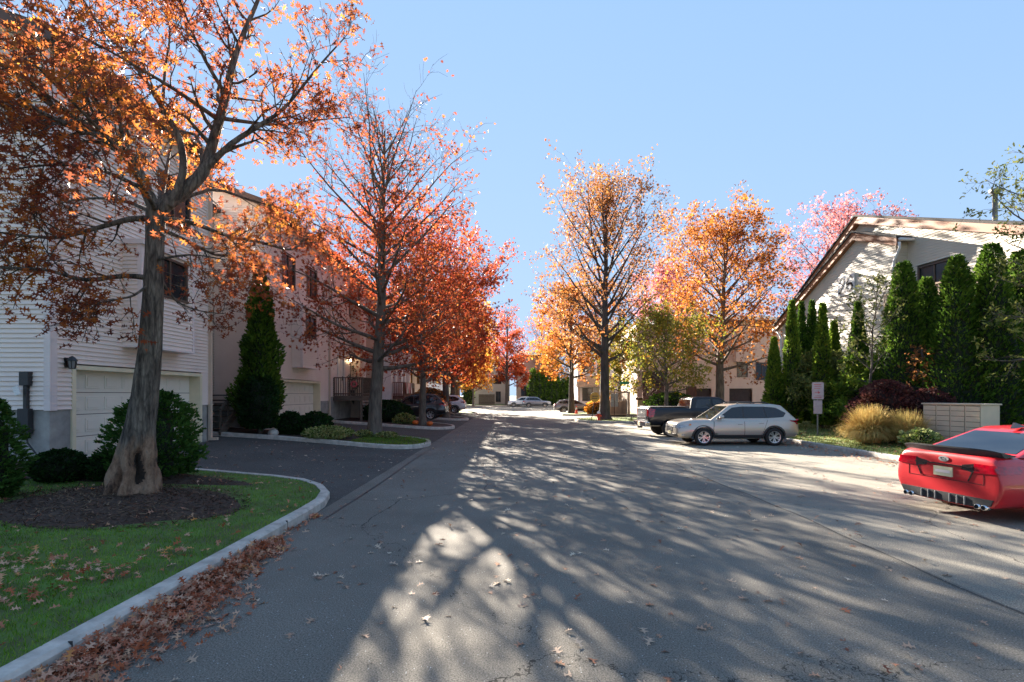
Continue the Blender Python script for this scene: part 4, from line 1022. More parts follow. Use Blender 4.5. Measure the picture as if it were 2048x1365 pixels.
    flat([(.06, .42), (.09, .52), (.18, .56), (.27, .52), (.29, .42), (.24, .32), (.06, .04), (.31, .04)])
    flat([(.66, .50), (.58, .56), (.48, .52), (.43, .38), (.42, .2), (.46, .08), (.55, .04), (.65, .09), (.68, .2), (.63, .3), (.53, .32), (.44, .26)])
    obj('number_26', nrm, M['ink'], pl)
    # vent pipes and skylight strip
    c = P(-2.4, -dv-1.6, 0); 
    m = MB(); m.lathe([(.09, 8.7), (.09, 10.25), (.2, 10.3), (.2, 10.42), (.02, 10.5)], 12, (c.x, c.y, 0)); m.lathe([(.26, 8.75), (.12, 9.05)], 12, (c.x, c.y, 0)); obj('flue_pipe', m, M['steel'], root, smooth=True)
    c = P(.6, -.6, 0); m = MB(); m.lathe([(.05, 9.3), (.05, 9.85), (.001, 9.86)], 10, (c.x, c.y, 0)); obj('vent_pipe', m, M['black'], root)
    # balcony
    def bal(u0, u1, f, z):
        r = MB(); n = int((u1-u0)/.15)
        for i in range(n+1):
            u = u0+(u1-u0)*i/n; r.obox(P(u-.045, f-.02, z-.25), (U[0], U[1], 0), (N[0], N[1], 0), (0, 0, 1), .09, .03, 1.2)
        r.bar(P(u0, f, z+.98), P(u1, f, z+.98), .09, .06); r.bar(P(u0, f+.04, z-.15), P(u1, f+.04, z-.15), .05, .25)
        return r
    dk = MB(); dk.obox(P(-5.4, -dv+.02, 5.35), (U[0], U[1], 0), (N[0], N[1], 0), (0, 0, 1), 5.35, 1.25, .12); d = obj('balcony', dk, M['wood_deck'], root)
    obj('railing', bal(-5.4, -.08, .66, 5.5), M['wood_tan'], d)
    root.location = (A.x*1.12, A.y*1.12, -.24); root.scale = (1.12,)*3
house26()

# ---- beige garage house facing the camera (D about 52)
def box_house(label, x0, x1, y, z1, mat, group=None, wins=(), garages=(), bays=(), depth=10, name='house', roof='shingle', gz=0):
    root = thing(name, label, 'house', ((x0+x1)/2, y, 0), group=group); U = (1, 0); N = (0, -1); o = (0, y)
    w = MB(); hs = list(wins)+[(a, b, 0, c) for a, b, c in garages]
    # plain wall cut round openings
    us = sorted({x0, x1, *[h[0] for h in hs], *[h[1] for h in hs]}); zs = sorted({gz-.2, z1, *[h[2] for h in hs if h[2] > gz], *[h[3] for h in hs]})
    for a, b in zip(us, us[1:]):
        for c, d in zip(zs, zs[1:]):
            um, zm = (a+b)/2, (c+d)/2
            if any(h[0] < um < h[1] and h[2] < zm < h[3] for h in hs): continue
            w.quad((a, y, c), (b, y, c), (b, y, d), (a, y, d))
    w.box(x0, x1, y+.4, y+depth, gz-.2, z1); w.quad((x0, y, gz-.2), (x0, y+.4, gz-.2), (x0, y+.4, z1), (x0, y, z1)); w.quad((x1, y, gz-.2), (x1, y+.4, gz-.2), (x1, y+.4, z1), (x1, y, z1))
    obj('wall', w, M[mat], root)
    r = MB(); r.add([(x0-.4, y-.4, z1), (x1+.4, y-.4, z1), (x1+.4, y+depth+.4, z1), (x0-.4, y+depth+.4, z1), (x0-.2, y+depth/2, z1+1.4), (x1+.2, y+depth/2, z1+1.4)], [(0, 3, 2, 1), (0, 1, 5, 4), (2, 3, 4, 5), (0, 4, 3), (1, 2, 5)])
    obj('roof', r, M[roof], root)
    f = MB(); f.box(x0-.42, x1+.42, y-.44, y-.402, z1-.12, z1+.12); obj('fascia', f, M['fascia'], root)
    for h in wins: window(root, o, U, N, *h)
    for a, b, c in garages:
        g_ = MB(); wbox(g_, o, U, N, a, b, -.32, -.25, gz, c)
        for k in range(1, 9): wbox(g_, o, U, N, a+(b-a)*k/9-.02, a+(b-a)*k/9+.02, -.25, -.235, gz, c)
        obj('garage_door', g_, M['door_brown'], root)
    for a, b, c, d in bays:
        m = MB(); wbox(m, o, U, N, a, b, .0, .7, c, d); obj('bay', m, M[mat], root, bevel=.01)
    return root
bz = 52
h3 = box_house('peach-beige house with two dark garage doors behind the orange tree', 15.6, 29, bz, 9.6, 'stucco_beige', wins=[(23.45, 24.45, 3.9, 5.3), (25.4, 26.6, 3.6, 5.3), (21.0, 22.0, 6.6, 8.0)], garages=[(18.3, 20.75, 2.65), (22.6, 25.0, 2.65)], bays=[(18.7, 20.1, 3.5, 7.5), (23.0, 24.4, 5.4, 7.6)], gz=.3)
w = MB(); w.box(12.4, 15.55, 49.5, 58, 0, 9.0); obj('porch_wing', w, M['siding_mauve'], h3)
w = MB(); w.box(12.9, 15.0, 49.35, 49.49, 1.9, 4.3); obj('door', w, M['door_brown'], h3)
deck(h3, 12.2, 17.2, 46.6, 49.3, 1.75, 'wood_red', faces=('x', 'y0'))
# far street houses
h4 = box_house('white house with a wooden balcony behind the orange middle tree', 9.2, 17.5, 70, 11.2, 'stucco_white', wins=[(9.7, 11.4, 5.2, 6.9), (12.0, 13.6, 5.2, 6.9), (14.6, 16, 5.2, 6.9), (9.9, 11.2, 1.2, 2.9), (9.9, 11.2, 8.2, 9.6)], gz=0)
w = MB(); w.box(9.0, 14.5, 68.3, 69.98, 3.1, 3.35); w.box(9.0, 14.5, 68.3, 68.36, 3.35, 4.6); w.box(9.0, 9.06, 68.37, 69.98, 3.35, 4.6)
w.box(9.1, 9.3, 68.37, 68.55, 0, 3.1); w.box(11.7, 11.9, 68.37, 68.55, 0, 3.1); obj('balcony', w, M['wood_tan'], h4)
w = MB(); w.box(11.95, 13.5, 68.0, 69.98, 0, 3.09); obj('garage_block', w, M['siding_cream'], h4)
h5 = box_house('pale house with dark roof left of the dark hedge, behind the crimson tree', .9, 9, 97, 9.6, 'siding_mauve', wins=[(1.8, 3.2, 1.8, 3.6), (5, 6.4, 5, 6.6)], gz=0)
h6 = box_house('pale house behind the wooden fence at the far left end of the street', -9.5, -.5, 100, 8.0, 'siding_cream', wins=[(-7.6, -5.4, 4.2, 5.8), (-3.6, -2.2, 4.2, 5.8), (-3.2, -2.3, .6, 2.6)], gz=0)
h7 = box_house('pale grey house glimpsed behind the left tree row at the junction', -24, -12, 92, 8.6, 'stucco_white', wins=[(-15, -13.4, 4.2, 5.6), (-18.5, -17, 4.2, 5.6)], gz=0)
h8 = box_house('cream house glimpsed between yellow-green tree and the beige house', 18.5, 30, 74, 9.5, 'siding_cream', wins=[(20, 21.5, 4.2, 5.6)], gz=0)
def fence(label, x0, x1, y, h, mat='wood_tan'):
    t = thing('fence', label, 'fence', (x0, y, .12)); m = MB(); n = int(abs(x1-x0)/.16)
    for i in range(n): 
        xa = x0+(x1-x0)*i/n; m.box(xa+.008, xa+.15, y, y+.025, .12, h+rng.uniform(-.02, .02))
    obj('board', m, M[mat], t); t.children[0]['kind'] = 'stuff'
    m = MB(); m.box(x0, x1, y+.026, y+.08, .5, .6); m.box(x0, x1, y+.026, y+.08, h-.4, h-.3); obj('rail', m, M[mat], t)
fence('brown board fence in front of the far left pale house', -6.2, -3.2, 93, 2.1, 'wood_deck')
def enclosure():
    t = thing('gate_enclosure', 'small wooden slatted enclosure behind the thick dark tree trunk', 'enclosure', (9.6, 47, .0))
    m = MB()
    for x in (8.7, 10.75): m.box(x-.08, x+.08, 45.9, 46.06, 0, 2.15)
    m.box(8.6, 10.85, 45.88, 46.08, 2.15, 2.3); m.box(8.7, 10.75, 45.95, 46.0, 1.55, 1.62); m.box(8.7, 10.75, 45.95, 46.0, .15, .25)
    obj('frame', m, M['wood_tan'], t)
    m = MB()
    for k in range(17): m.box(8.8+k*.115, 8.85+k*.115, 45.93, 45.95, .2, 2.1)
    obj('slats', m, M['wood_tan'], t)
    m = MB(); m.box(8.85, 10.65, 46.3, 47.6, 0, 1.5); obj('bin_store', m, M['wood_deck'], t, bevel=.02)
enclosure()

# ------------------------------------------------------------------ small street things
def sign_post(label, x, y, z, h, face, w, hh, matf, lean=(0, 0), second=None, name='street_sign', shape='rect', rz=0, back=None):
    t = thing(name, label, 'sign', (x, y, z), rz)
    p = MB(); p.bar((0, 0, -.1), (lean[0], lean[1], h), .05, .03); obj('post', p, M['steel'] if matf != 'sign_yellow' else M['black'], t, world=False)
    m = MB(); zc = h-hh/2; lx = lean[0]*zc/h
    if shape == 'oct':
        pts = [(w/2*math.cos(a)/math.cos(R(22.5)), w/2*math.sin(a)/math.cos(R(22.5))) for a in [R(22.5+45*k) for k in range(8)]]
    else:
        c = .03; pts = [(-w/2+c, -hh/2), (w/2-c, -hh/2), (w/2, -hh/2+c), (w/2, hh/2-c), (w/2-c, hh/2), (-w/2+c, hh/2), (-w/2, hh/2-c), (-w/2, -hh/2+c)]
    m.add([(lx+a, -.035, zc+b) for a, b in pts]+[(lx+a, -.029, zc+b) for a, b in pts], [tuple(range(8)), tuple(reversed(range(8, 16)))]+[(i, (i+1) % 8, 8+(i+1) % 8, 8+i) for i in range(8)])
    obj('sign_face', m, M[matf], t, world=False)
    if second:
        m = MB(); m.box(-second[0]/2, second[0]/2, -.035, -.029, second[1], second[2]); obj('lower_sign', m, M['sign_pink'], t, world=False)
    return t
ps = sign_post('faded white and red parking sign with a second plate on a thin post', 13.2, 21.6, .26, 2.28, 0, .46, .74, 'sign_pink', second=(.34, .92, 1.5), rz=R(-12))
# faint red print: arrow and lettering lines
m = MB()
for (a, b, c, d) in ((-.15, .12, 2.16, 2.19), (-.13, .15, 2.08, 2.10), (-.15, .10, 2.00, 2.02), (-.1, .12, 1.68, 1.70), (-.14, .14, 1.61, 1.63)): m.box(a, b, -.037, -.0352, c, d)
m.add([(0, -.0372, 1.78), (.1, -.0372, 1.84), (0, -.0372, 1.9)], [(0, 1, 2)]); m.box(-.12, 0, -.0374, -.0356, 1.83, 1.85)
obj('sign_print', m, M['sign_red'], ps.children[1], world=False)
ys = sign_post('tilted amber octagonal sign on a leaning dark post at the lawn nose', 5.9, 37.2, .13, 2.05, 0, .72, .72, 'sign_yellow', lean=(.32, 0), shape='oct', rz=R(0))
m = MB(); m.box(.27-.2, .27+.2, -.038, -.0355, 1.73, 1.79); m.box(.27-.22, .27+.18, -.038, -.0355, 1.58, 1.64); obj('sign_print', m, M['ink'], ys.children[1], world=False)
gs = thing('street_name_sign', 'green street name sign high behind the thick dark trunk', 'sign', (9.9, 43, .1)); m = MB(); m.tube([(9.9, 43, 0), (9.9, 43, 2.9)], [.04, .035], 8); obj('post', m, M['steel'], gs)
m = MB(); m.obox((9.25, 42.95, 2.9), (.95, .3, 0), (0, 1, 0), (0, 0, 1), .95, .02, .24); obj('sign_blade', m, M['sign_green'], gs)
bs = thing('parking_sign', 'pair of blank grey sign backs on one post right of the thick trunk', 'sign', (9.0, 44, 0)); m = MB(); m.bar((9.0, 44, 0), (9.0, 44, 2.2), .06); obj('post', m, M['fascia'], bs)
m = MB(); m.box(8.68, 8.97, 43.9, 43.93, .95, 2.1); m.box(9.03, 9.32, 43.9, 43.93, .95, 2.1); obj('sign_back', m, M['steel'], bs)
def hydrant(x, y, z):
    t = thing('fire_hydrant', 'small red and white fire hydrant at the foot of the thick dark tree', 'hydrant', (x, y, z)); m = MB()
    m.lathe([(.16, 0), (.16, .05), (.11, .06), (.10, .42), (.13, .44), (.13, .48)], 14, (x, y, z)); m.lathe([(.06, -.2), (.06, .2)], 10, (x, y, z+.33), 'x'); obj('barrel', m, M['cone'], t, smooth=True)
    m = MB(); m.lathe([(.13, .48), (.12, .58), (.07, .66), (.03, .7), (.001, .7)], 14, (x, y, z)); obj('bonnet', m, M['white'], t, smooth=True)
hydrant(6.35, 36.6, .13)
def cone(x, y, z):
    t = thing('traffic_cone', 'orange traffic cone with white collar on the middle lawn', 'traffic cone', (x, y, z)); m = MB()
    m.box(x-.19, x+.19, y-.19, y+.19, z, z+.035); m.lathe([(.15, .035), (.033, .78), (.001, .78)], 16, (x, y, z)); obj('body', m, M['cone'], t)
    m = MB(); m.lathe([(.096, .42), (.070, .6)], 16, (x, y, z)); obj('reflective_collar', m, M['white'], t)
cone(6.35, 49.3, .13)
def pumpkin(x, y, label):
    z = H(x)+.12; m = MB(); n = 32; pts = []
    for i in range(13):
        ph = math.pi*i/12
        for j in range(n):
            a = 2*math.pi*j/n; r = .17*math.sin(ph)*(1+.07*abs(math.sin(4*a))); m.v.append((x+r*math.cos(a), y+r*math.sin(a), z+.135-.135*math.cos(ph)*(1-.15*math.exp(-(math.sin(ph)/.3)**2))))
    m.f = [(i*n+j, i*n+(j+1) % n, (i+1)*n+(j+1) % n, (i+1)*n+j) for i in range(12) for j in range(n)]
    t = thing('pumpkin', label, 'pumpkin', (x, y, z), group='pumpkins by the red tree'); obj('rind', m, M['pumpkin'], t, smooth=True)
    m = MB(); m.tube([(x, y, z+.23), (x+.02, y, z+.31)], [.025, .018], 6); obj('stalk', m, M['bark_dark'], t)
pumpkin(-5.55, 28.75, 'orange pumpkin left of the red tree trunk'); pumpkin(-4.72, 28.7, 'orange pumpkin right of the red tree trunk near the kerb')
t = thing('rock', 'pale boulder beside the trunk of the tall dark conifer', 'rock', (-8.95, 18.75, H(-8.95)+.12)); 
m = MB(); m.lathe([(.16, -.02), (.2, .08), (.15, .18), (.001, .22)], 10, (-8.95, 18.75, H(-8.95)+.12)); obj('stone', m, M['concrete'], t, smooth=True)

def mailboxes():
    c = Vector((15.1, 16.1)); a = Vector((-.2, .98)).normalized(); b = Vector((a.y, -a.x)); nb = -b  # a along the doors, b depth away
    t = thing('mailbox_block', 'tan cluster mailbox cabinet with rows of small doors before the arborvitaes', 'mailbox', (c.x, c.y, .3)); U = (a.x, a.y); N = (nb.x, nb.y); o = (c.x, c.y); z0 = .38; z1 = 1.66; L = 1.85
    m = MB(); wbox(m, o, U, N, 0, L, -.78, 0, z0, z1); obj('cabinet', m, M['mailbox'], t, bevel=.01)
    m = MB(); wbox(m, o, U, N, -.04, L+.04, -.82, .04, z1+.001, z1+.05); obj('lid', m, M['mailbox'], t, bevel=.008)
    m = MB(); wbox(m, o, U, N, .08, L-.08, -.7, -.08, .2, z0-.001); obj('plinth', m, M['concrete_dark'], t)
    cw = L/4
    for k in range(4):
        rows = 7
        for r in range(rows):
            if k in (0, 2) and r == 0: pass
            h = (z1-z0-.06)/rows; d = MB(); wbox(d, o, U, N, k*cw+.025, (k+1)*cw-.025, .003, .018, z0+.03+r*h+.008, z0+.03+(r+1)*h-.008)
            wbox(d, o, U, N, k*cw+.05, k*cw+.08, .018, .026, z0+.03+(r+.5)*h-.015, z0+.03+(r+.5)*h+.015)
            obj('mailbox_door', d, M['mailbox'], t)
    m = MB(); 
    for k in range(4): wbox(m, o, U, N, k*cw+.015, (k+1)*cw-.015, .0005, .003, z0+.02, z1-.02)
    obj('door_recess', m, M['mailbox_dark'], t)
mailboxes()

# ------------------------------------------------------------------ vehicles
def body_mesh(stations, wheels, wr, tag_='body'):
    """stations from rear to front: (x, z_bot, z_mid, z_top, w_bot, w_mid, w_top)"""
    mb = MB(); n = 0; rings = []
    for (x, zb, zm, zt, wb, wm, wt) in stations:
        h = [(0, zb), (wb*.8, zb), (wb, zb+.06), (wm, zm-.12), (wm, zm+.04), (wt+.02, zt-.045), (wt-.09, zt), (wt*.45, zt+.012)]
        ring = [(x, y, z) for y, z in h] + [(x, 0, zt+.018)] + [(x, -y, z) for y, z in reversed(h[1:])]
        rings.append(ring); n = len(ring)
    for r in rings: mb.v += r
    for i in range(len(rings)-1):
        for j in range(n): mb.f.append((i*n+j, i*n+(j+1) % n, (i+1)*n+(j+1) % n, (i+1)*n+j))
    mb.f.append(tuple(range(n))); k = (len(rings)-1)*n; mb.f.append(tuple(k+j for j in reversed(range(n))))
    me = bpy.data.meshes.new('body'); me.from_pydata(mb.v, [], mb.f); me.update()
    bm = bmesh.new(); bm.from_mesh(me); bmesh.ops.recalc_face_normals(bm, faces=bm.faces); bm.to_mesh(me); bm.free()
    ob = bpy.data.objects.new('tmp', me); COL.objects.link(ob)
    ss = ob.modifiers.new('s', 'SUBSURF'); ss.levels = 2; ss.render_levels = 2
    cut = MB()
    for (wx, wy, wz) in wheels:
        s = 1 if wy > 0 else -1; prof = [(.001, .0), (wr, .0), (wr, .6), (.001, .6)]
        n2 = 32; k0 = len(cut.v)
        for side in (abs(wy)-.20, abs(wy)+.5):
            for j in range(n2): a = 2*math.pi*j/n2; cut.v.append((wx+wr*math.cos(a), s*side, wz+wr*math.sin(a)))
        for j in range(n2): j2 = (j+1) % n2; cut.f.append((k0+j, k0+j2, k0+n2+j2, k0+n2+j) if s > 0 else (k0+j2, k0+j, k0+n2+j, k0+n2+j2))
        cut.f.append(tuple(k0+j for j in (range(n2) if s < 0 else reversed(range(n2))))); cut.f.append(tuple(k0+n2+j for j in (reversed(range(n2)) if s < 0 else range(n2))))
    cm = bpy.data.meshes.new('c'); cm.from_pydata(cut.v, [], cut.f); cm.update()
    bm = bmesh.new(); bm.from_mesh(cm); bmesh.ops.recalc_face_normals(bm, faces=bm.faces); bm.to_mesh(cm); bm.free()
    co = bpy.data.objects.new('c', cm); COL.objects.link(co)
    bo = ob.modifiers.new('b', 'BOOLEAN'); bo.operation = 'DIFFERENCE'; bo.object = co; bo.solver = 'EXACT'
    dg = bpy.context.evaluated_depsgraph_get(); dg.update(); ev = ob.evaluated_get(dg)
    out = bpy.data.meshes.new_from_object(ev); 
    bpy.data.objects.remove(ob); bpy.data.objects.remove(co)
    out.shade_smooth()
    try: out.set_sharp_from_angle(angle=R(38))
    except Exception: pass
    return out
class Car:
    def __init__(s, name, label, loc, rz, paint, stations, wheels, wr, tr, group=None, ry=0, rim='rim'):
        s.root = thing(name, label, 'car' if name != 'pickup_truck' else 'pickup truck', loc, rz, group, ry); s.paint = paint
        me = body_mesh(stations, wheels, wr); me.materials.clear(); me.materials.append(M[paint])
        b = bpy.data.objects.new('body', me); COL.objects.link(b); b.parent = s.root; s.body = b
        s.bvh = BVHTree.FromPolygons([v.co[:] for v in me.vertices], [p.vertices[:] for p in me.polygons])
        s.wheels = wheels; s.tr = tr; s.add_wheels(rim)
    def part(s, name, mb, mat, parent=None, smooth=False, bevel=0):
        return obj(name, mb, M[mat], parent or s.root, world=False, smooth=smooth, bevel=bevel)
    def add_wheels(s, rim):
        tr = s.tr; rr = tr*.68; w = .11
        ty = MB(); ty.lathe([(rr-.01, -w*.8), (rr+.01, -w), (tr*.93, -w), (tr, -w*.7), (tr, w*.7), (tr*.93, w), (rr+.01, w), (rr-.01, w*.8)], 36, (0, 0, 0), 'y')
        rm = MB(); rm.lathe([(rr, -w*.9), (rr, -w*.95), (rr-.025, -w*.9), (rr-.03, -w*.2)], 36, (0, 0, 0), 'y'); rm.lathe([(.001, -w*.8), (.055, -w*.78), (.065, -w*.4)], 20, (0, 0, 0), 'y')
        for k in range(10):
            a = 2*math.pi*k/10 + (.09 if k % 2 else -.09); d = Vector((math.cos(a), 0, math.sin(a))); sd = Vector((-d.z, 0, d.x))
            p0 = d*.045+Vector((0, -w*.75, 0)); p1 = d*(rr-.015)+Vector((0, -w*.88, 0))
            rm.add([p0-sd*.014, p0+sd*.014, p1+sd*.026, p1-sd*.026]+[q+Vector((0, .035, 0)) for q in (p0-sd*.014, p0+sd*.014, p1+sd*.026, p1-sd*.026)],
                   [(0, 1, 2, 3), (7, 6, 5, 4), (0, 3, 7, 4), (1, 2, 6, 5), (2, 3, 7, 6), (0, 1, 5, 4)])
        hb = MB(); hb.lathe([(.001, -w*.15), (rr-.005, -w*.15), (rr-.005, w*.6), (.001, w*.6)], 30, (0, 0, 0), 'y')
        first = None
        for (wx, wy, wz) in s.wheels:
            if first is None:
                h = s.part('wheel', hb, 'rim_dark', smooth=False); t = s.part('tyre', ty, 'tyre', h, True); r = s.part('rim', rm, rim, h); t.parent = h; r.parent = h; first = (h, t, r)
            else:
                h = first[0].copy(); COL.objects.link(h)
                for q in first[1:]: c = q.copy(); COL.objects.link(c); c.parent = h
            h.parent = s.root; h.location = (wx, wy+(.0 if wy < 0 else 0), wz); h.rotation_euler = (0, rng.random(), 0 if wy < 0 else math.pi) if False else (0, 0, 0 if wy < 0 else math.pi)
    def patch(s, name, quad, axis, mat, off=.004, th=.006, nu=8, nv=5, parent=None, start=None, smooth=True, label=None):
        """quad: four 2D corners (ccw seen from outside); projected on the body along axis. axis '-y': side; 'x','-x': ends; 'z' top"""
        A = {'-y': ((0, 2), Vector((0, 1, 0)), 1, -3), 'y': ((0, 2), Vector((0, -1, 0)), 1, 3), '-x': ((1, 2), Vector((1, 0, 0)), 0, -5), 'x': ((1, 2), Vector((-1, 0, 0)), 0, 5), 'z': ((0, 1), Vector((0, 0, -1)), 2, 4)}
        if isinstance(axis, tuple):
            _, sg_, hx, wy0 = axis; r2 = math.sqrt(.5); e_ = Vector((r2, sg_*r2, 0)); d = Vector((r2, -sg_*r2, 0)); base = Vector((hx, sg_*wy0, 0))-d*3
            org = lambda p: base+e_*p.x+Vector((0, 0, p.y))
        else:
            idx, d, fi, st = A[axis]
            def org(p):
                o = [0, 0, 0]; o[idx[0]] = p.x; o[idx[1]] = p.y; o[fi] = st; return Vector(o)
        mb = MB(); ok = True; top = []; bot = []
        q = [Vector(p) for p in quad]; last_ = 2.6
        for j in range(nv+1):
            for i in range(nu+1):
                u, v = i/nu, j/nv; p = (q[0]*(1-u)+q[1]*u)*(1-v)+(q[3]*(1-u)+q[2]*u)*v
                o = org(p); hit, nn, _, _ = s.bvh.ray_cast(o, d)
                if hit is None: hit = o+d*last_
                else: last_ = (hit-o).dot(d)-(off+th); hit = o+d*last_
                top.append(hit); bot.append(hit + d*(th+.02))
        n = (nu+1)*(nv+1); mb.v = [tuple(p) for p in top]+[tuple(p) for p in bot]
        for j in range(nv):
            for i in range(nu):
                a = j*(nu+1)+i; mb.f.append((a, a+1, a+nu+2, a+nu+1))
        edge = [i for i in range(nu+1)]+[(j)*(nu+1)+nu for j in range(1, nv+1)]+[nv*(nu+1)+i for i in range(nu-1, -1, -1)]+[j*(nu+1) for j in range(nv-1, 0, -1)]
        for a, b in zip(edge, edge[1:]+edge[:1]): mb.f.append((a, b, b+n, a+n))
        o = s.part(name, mb, mat, parent, False)
        if smooth:
            o.data.shade_smooth(); o.data.set_sharp_from_angle(angle=R(40))
        if label: o['label'] = label
        return o
    def cabin(s, prof, zb, wb, k, wins, ws=(0, 1), rg=None, roofrack=None, paint=None, nose_in=.0):
        """prof: xz outline of the greenhouse from windscreen foot over roof to rear glass foot"""
        def wz(z): return wb-(z-zb)*k
        mb = MB(); n = len(prof)
        mb.v = [(x, wz(z), z) for x, z in prof]+[(x, -wz(z), z) for x, z in prof]
        mb.f = [tuple(range(n)), tuple(reversed(range(n, 2*n)))]+[(i, n+i, n+i+1, i+1) for i in range(n-1)]
        me = s.part('cabin', mb, paint or s.paint, bevel=0)
        bm = bmesh.new(); bm.from_mesh(me.data); bmesh.ops.recalc_face_normals(bm, faces=bm.faces); bm.to_mesh(me.data); bm.free()
        b = me.modifiers.new('bev', 'BEVEL'); b.width = .05; b.segments = 4; b.limit_method = 'ANGLE'; b.angle_limit = R(35); me.data.shade_smooth(); me.data.set_sharp_from_angle(angle=R(60))
        for sd in (-1, 1):
            for w in wins:
                m = MB(); kk = len(w); m.v = [(x, sd*(wz(z)+.007), z) for x, z in w]+[(x, sd*(wz(z)-.01), z) for x, z in w]
                m.f = [tuple(range(kk)), tuple(reversed(range(kk, 2*kk)))]+[(i, (i+1) % kk, kk+(i+1) % kk, kk+i) for i in range(kk)]
                s.part('side_window', m, 'carglass')
        for nm_, (i, ins0, ins1, mg) in (('windscreen', ws), ('rear_window', rg)):
            (x0, z0), (x1, z1) = prof[i], prof[i+1]; d = Vector((x1-x0, z1-z0)); L = d.length; d /= L; nn = Vector((-d.y, d.x))
            if nn.y < 0: nn = -nn
            a = Vector((x0, z0))+d*ins0+nn*.006; b2 = Vector((x1, z1))-d*ins1+nn*.006; N_ = 6; m = MB()
            for q in (a, b2):
                for j in range(N_+1):
                    y = (wz(q.y)-mg)*(2*j/N_-1); m.v.append((q.x, y, q.y))
            m.f = [(j, j+1, N_+2+j, N_+1+j) for j in range(N_)]
            k0 = len(m.v); 
            m.v += [(x-nn.x*.015, y, z-nn.y*.015) for x, y, z in m.v[:k0]]
            m.f += [(k0+j+1, k0+j, k0+N_+1+j, k0+N_+2+j) for j in range(N_)] + [(0, N_+1, k0+N_+1, k0), (N_, k0+N_, k0+2*N_+1, 2*N_+1)] + [(j, k0+j, k0+j+1, j+1) for j in range(N_)] + [(N_+1+j, N_+2+j, k0+N_+2+j, k0+N_+1+j) for j in range(N_)]
            s.part(nm_, m, 'carglass')
        return wz
    def mirror(s, x, y, z, mat):
        for sd in (-1, 1):
            m = MB(); m.tube([(x, sd*(y-.04), z), (x, sd*(y+.03), z+.01)], [.02, .02], 6)
            k = len(m.v); 
            for (dx, sc) in ((-.07, .9), (-.03, 1.0), (.03, .9), (.08, .5)):
                for j in range(10): a = 2*math.pi*j/10; m.v.append((x+dx, sd*(y+.11)+.095*sc*math.cos(a), z+.03+.065*sc*math.sin(a)))
            for i in range(3):
                for j in range(10): m.f.append((k+i*10+j, k+i*10+(j+1) % 10, k+(i+1)*10+(j+1) % 10, k+(i+1)*10+j))
            m.f.append(tuple(k+j for j in range(10))); m.f.append(tuple(k+30+j for j in reversed(range(10))))
            s.part('mirror', m, mat, smooth=True)
def handle(c, door, x, z, axis='-y', mat=None, w=.2):
    c.patch('handle', [(x-w/2, z-.018), (x+w/2, z-.018), (x+w/2, z+.018), (x-w/2, z+.018)], axis, mat or c.paint, .02, .012, 4, 2, door)

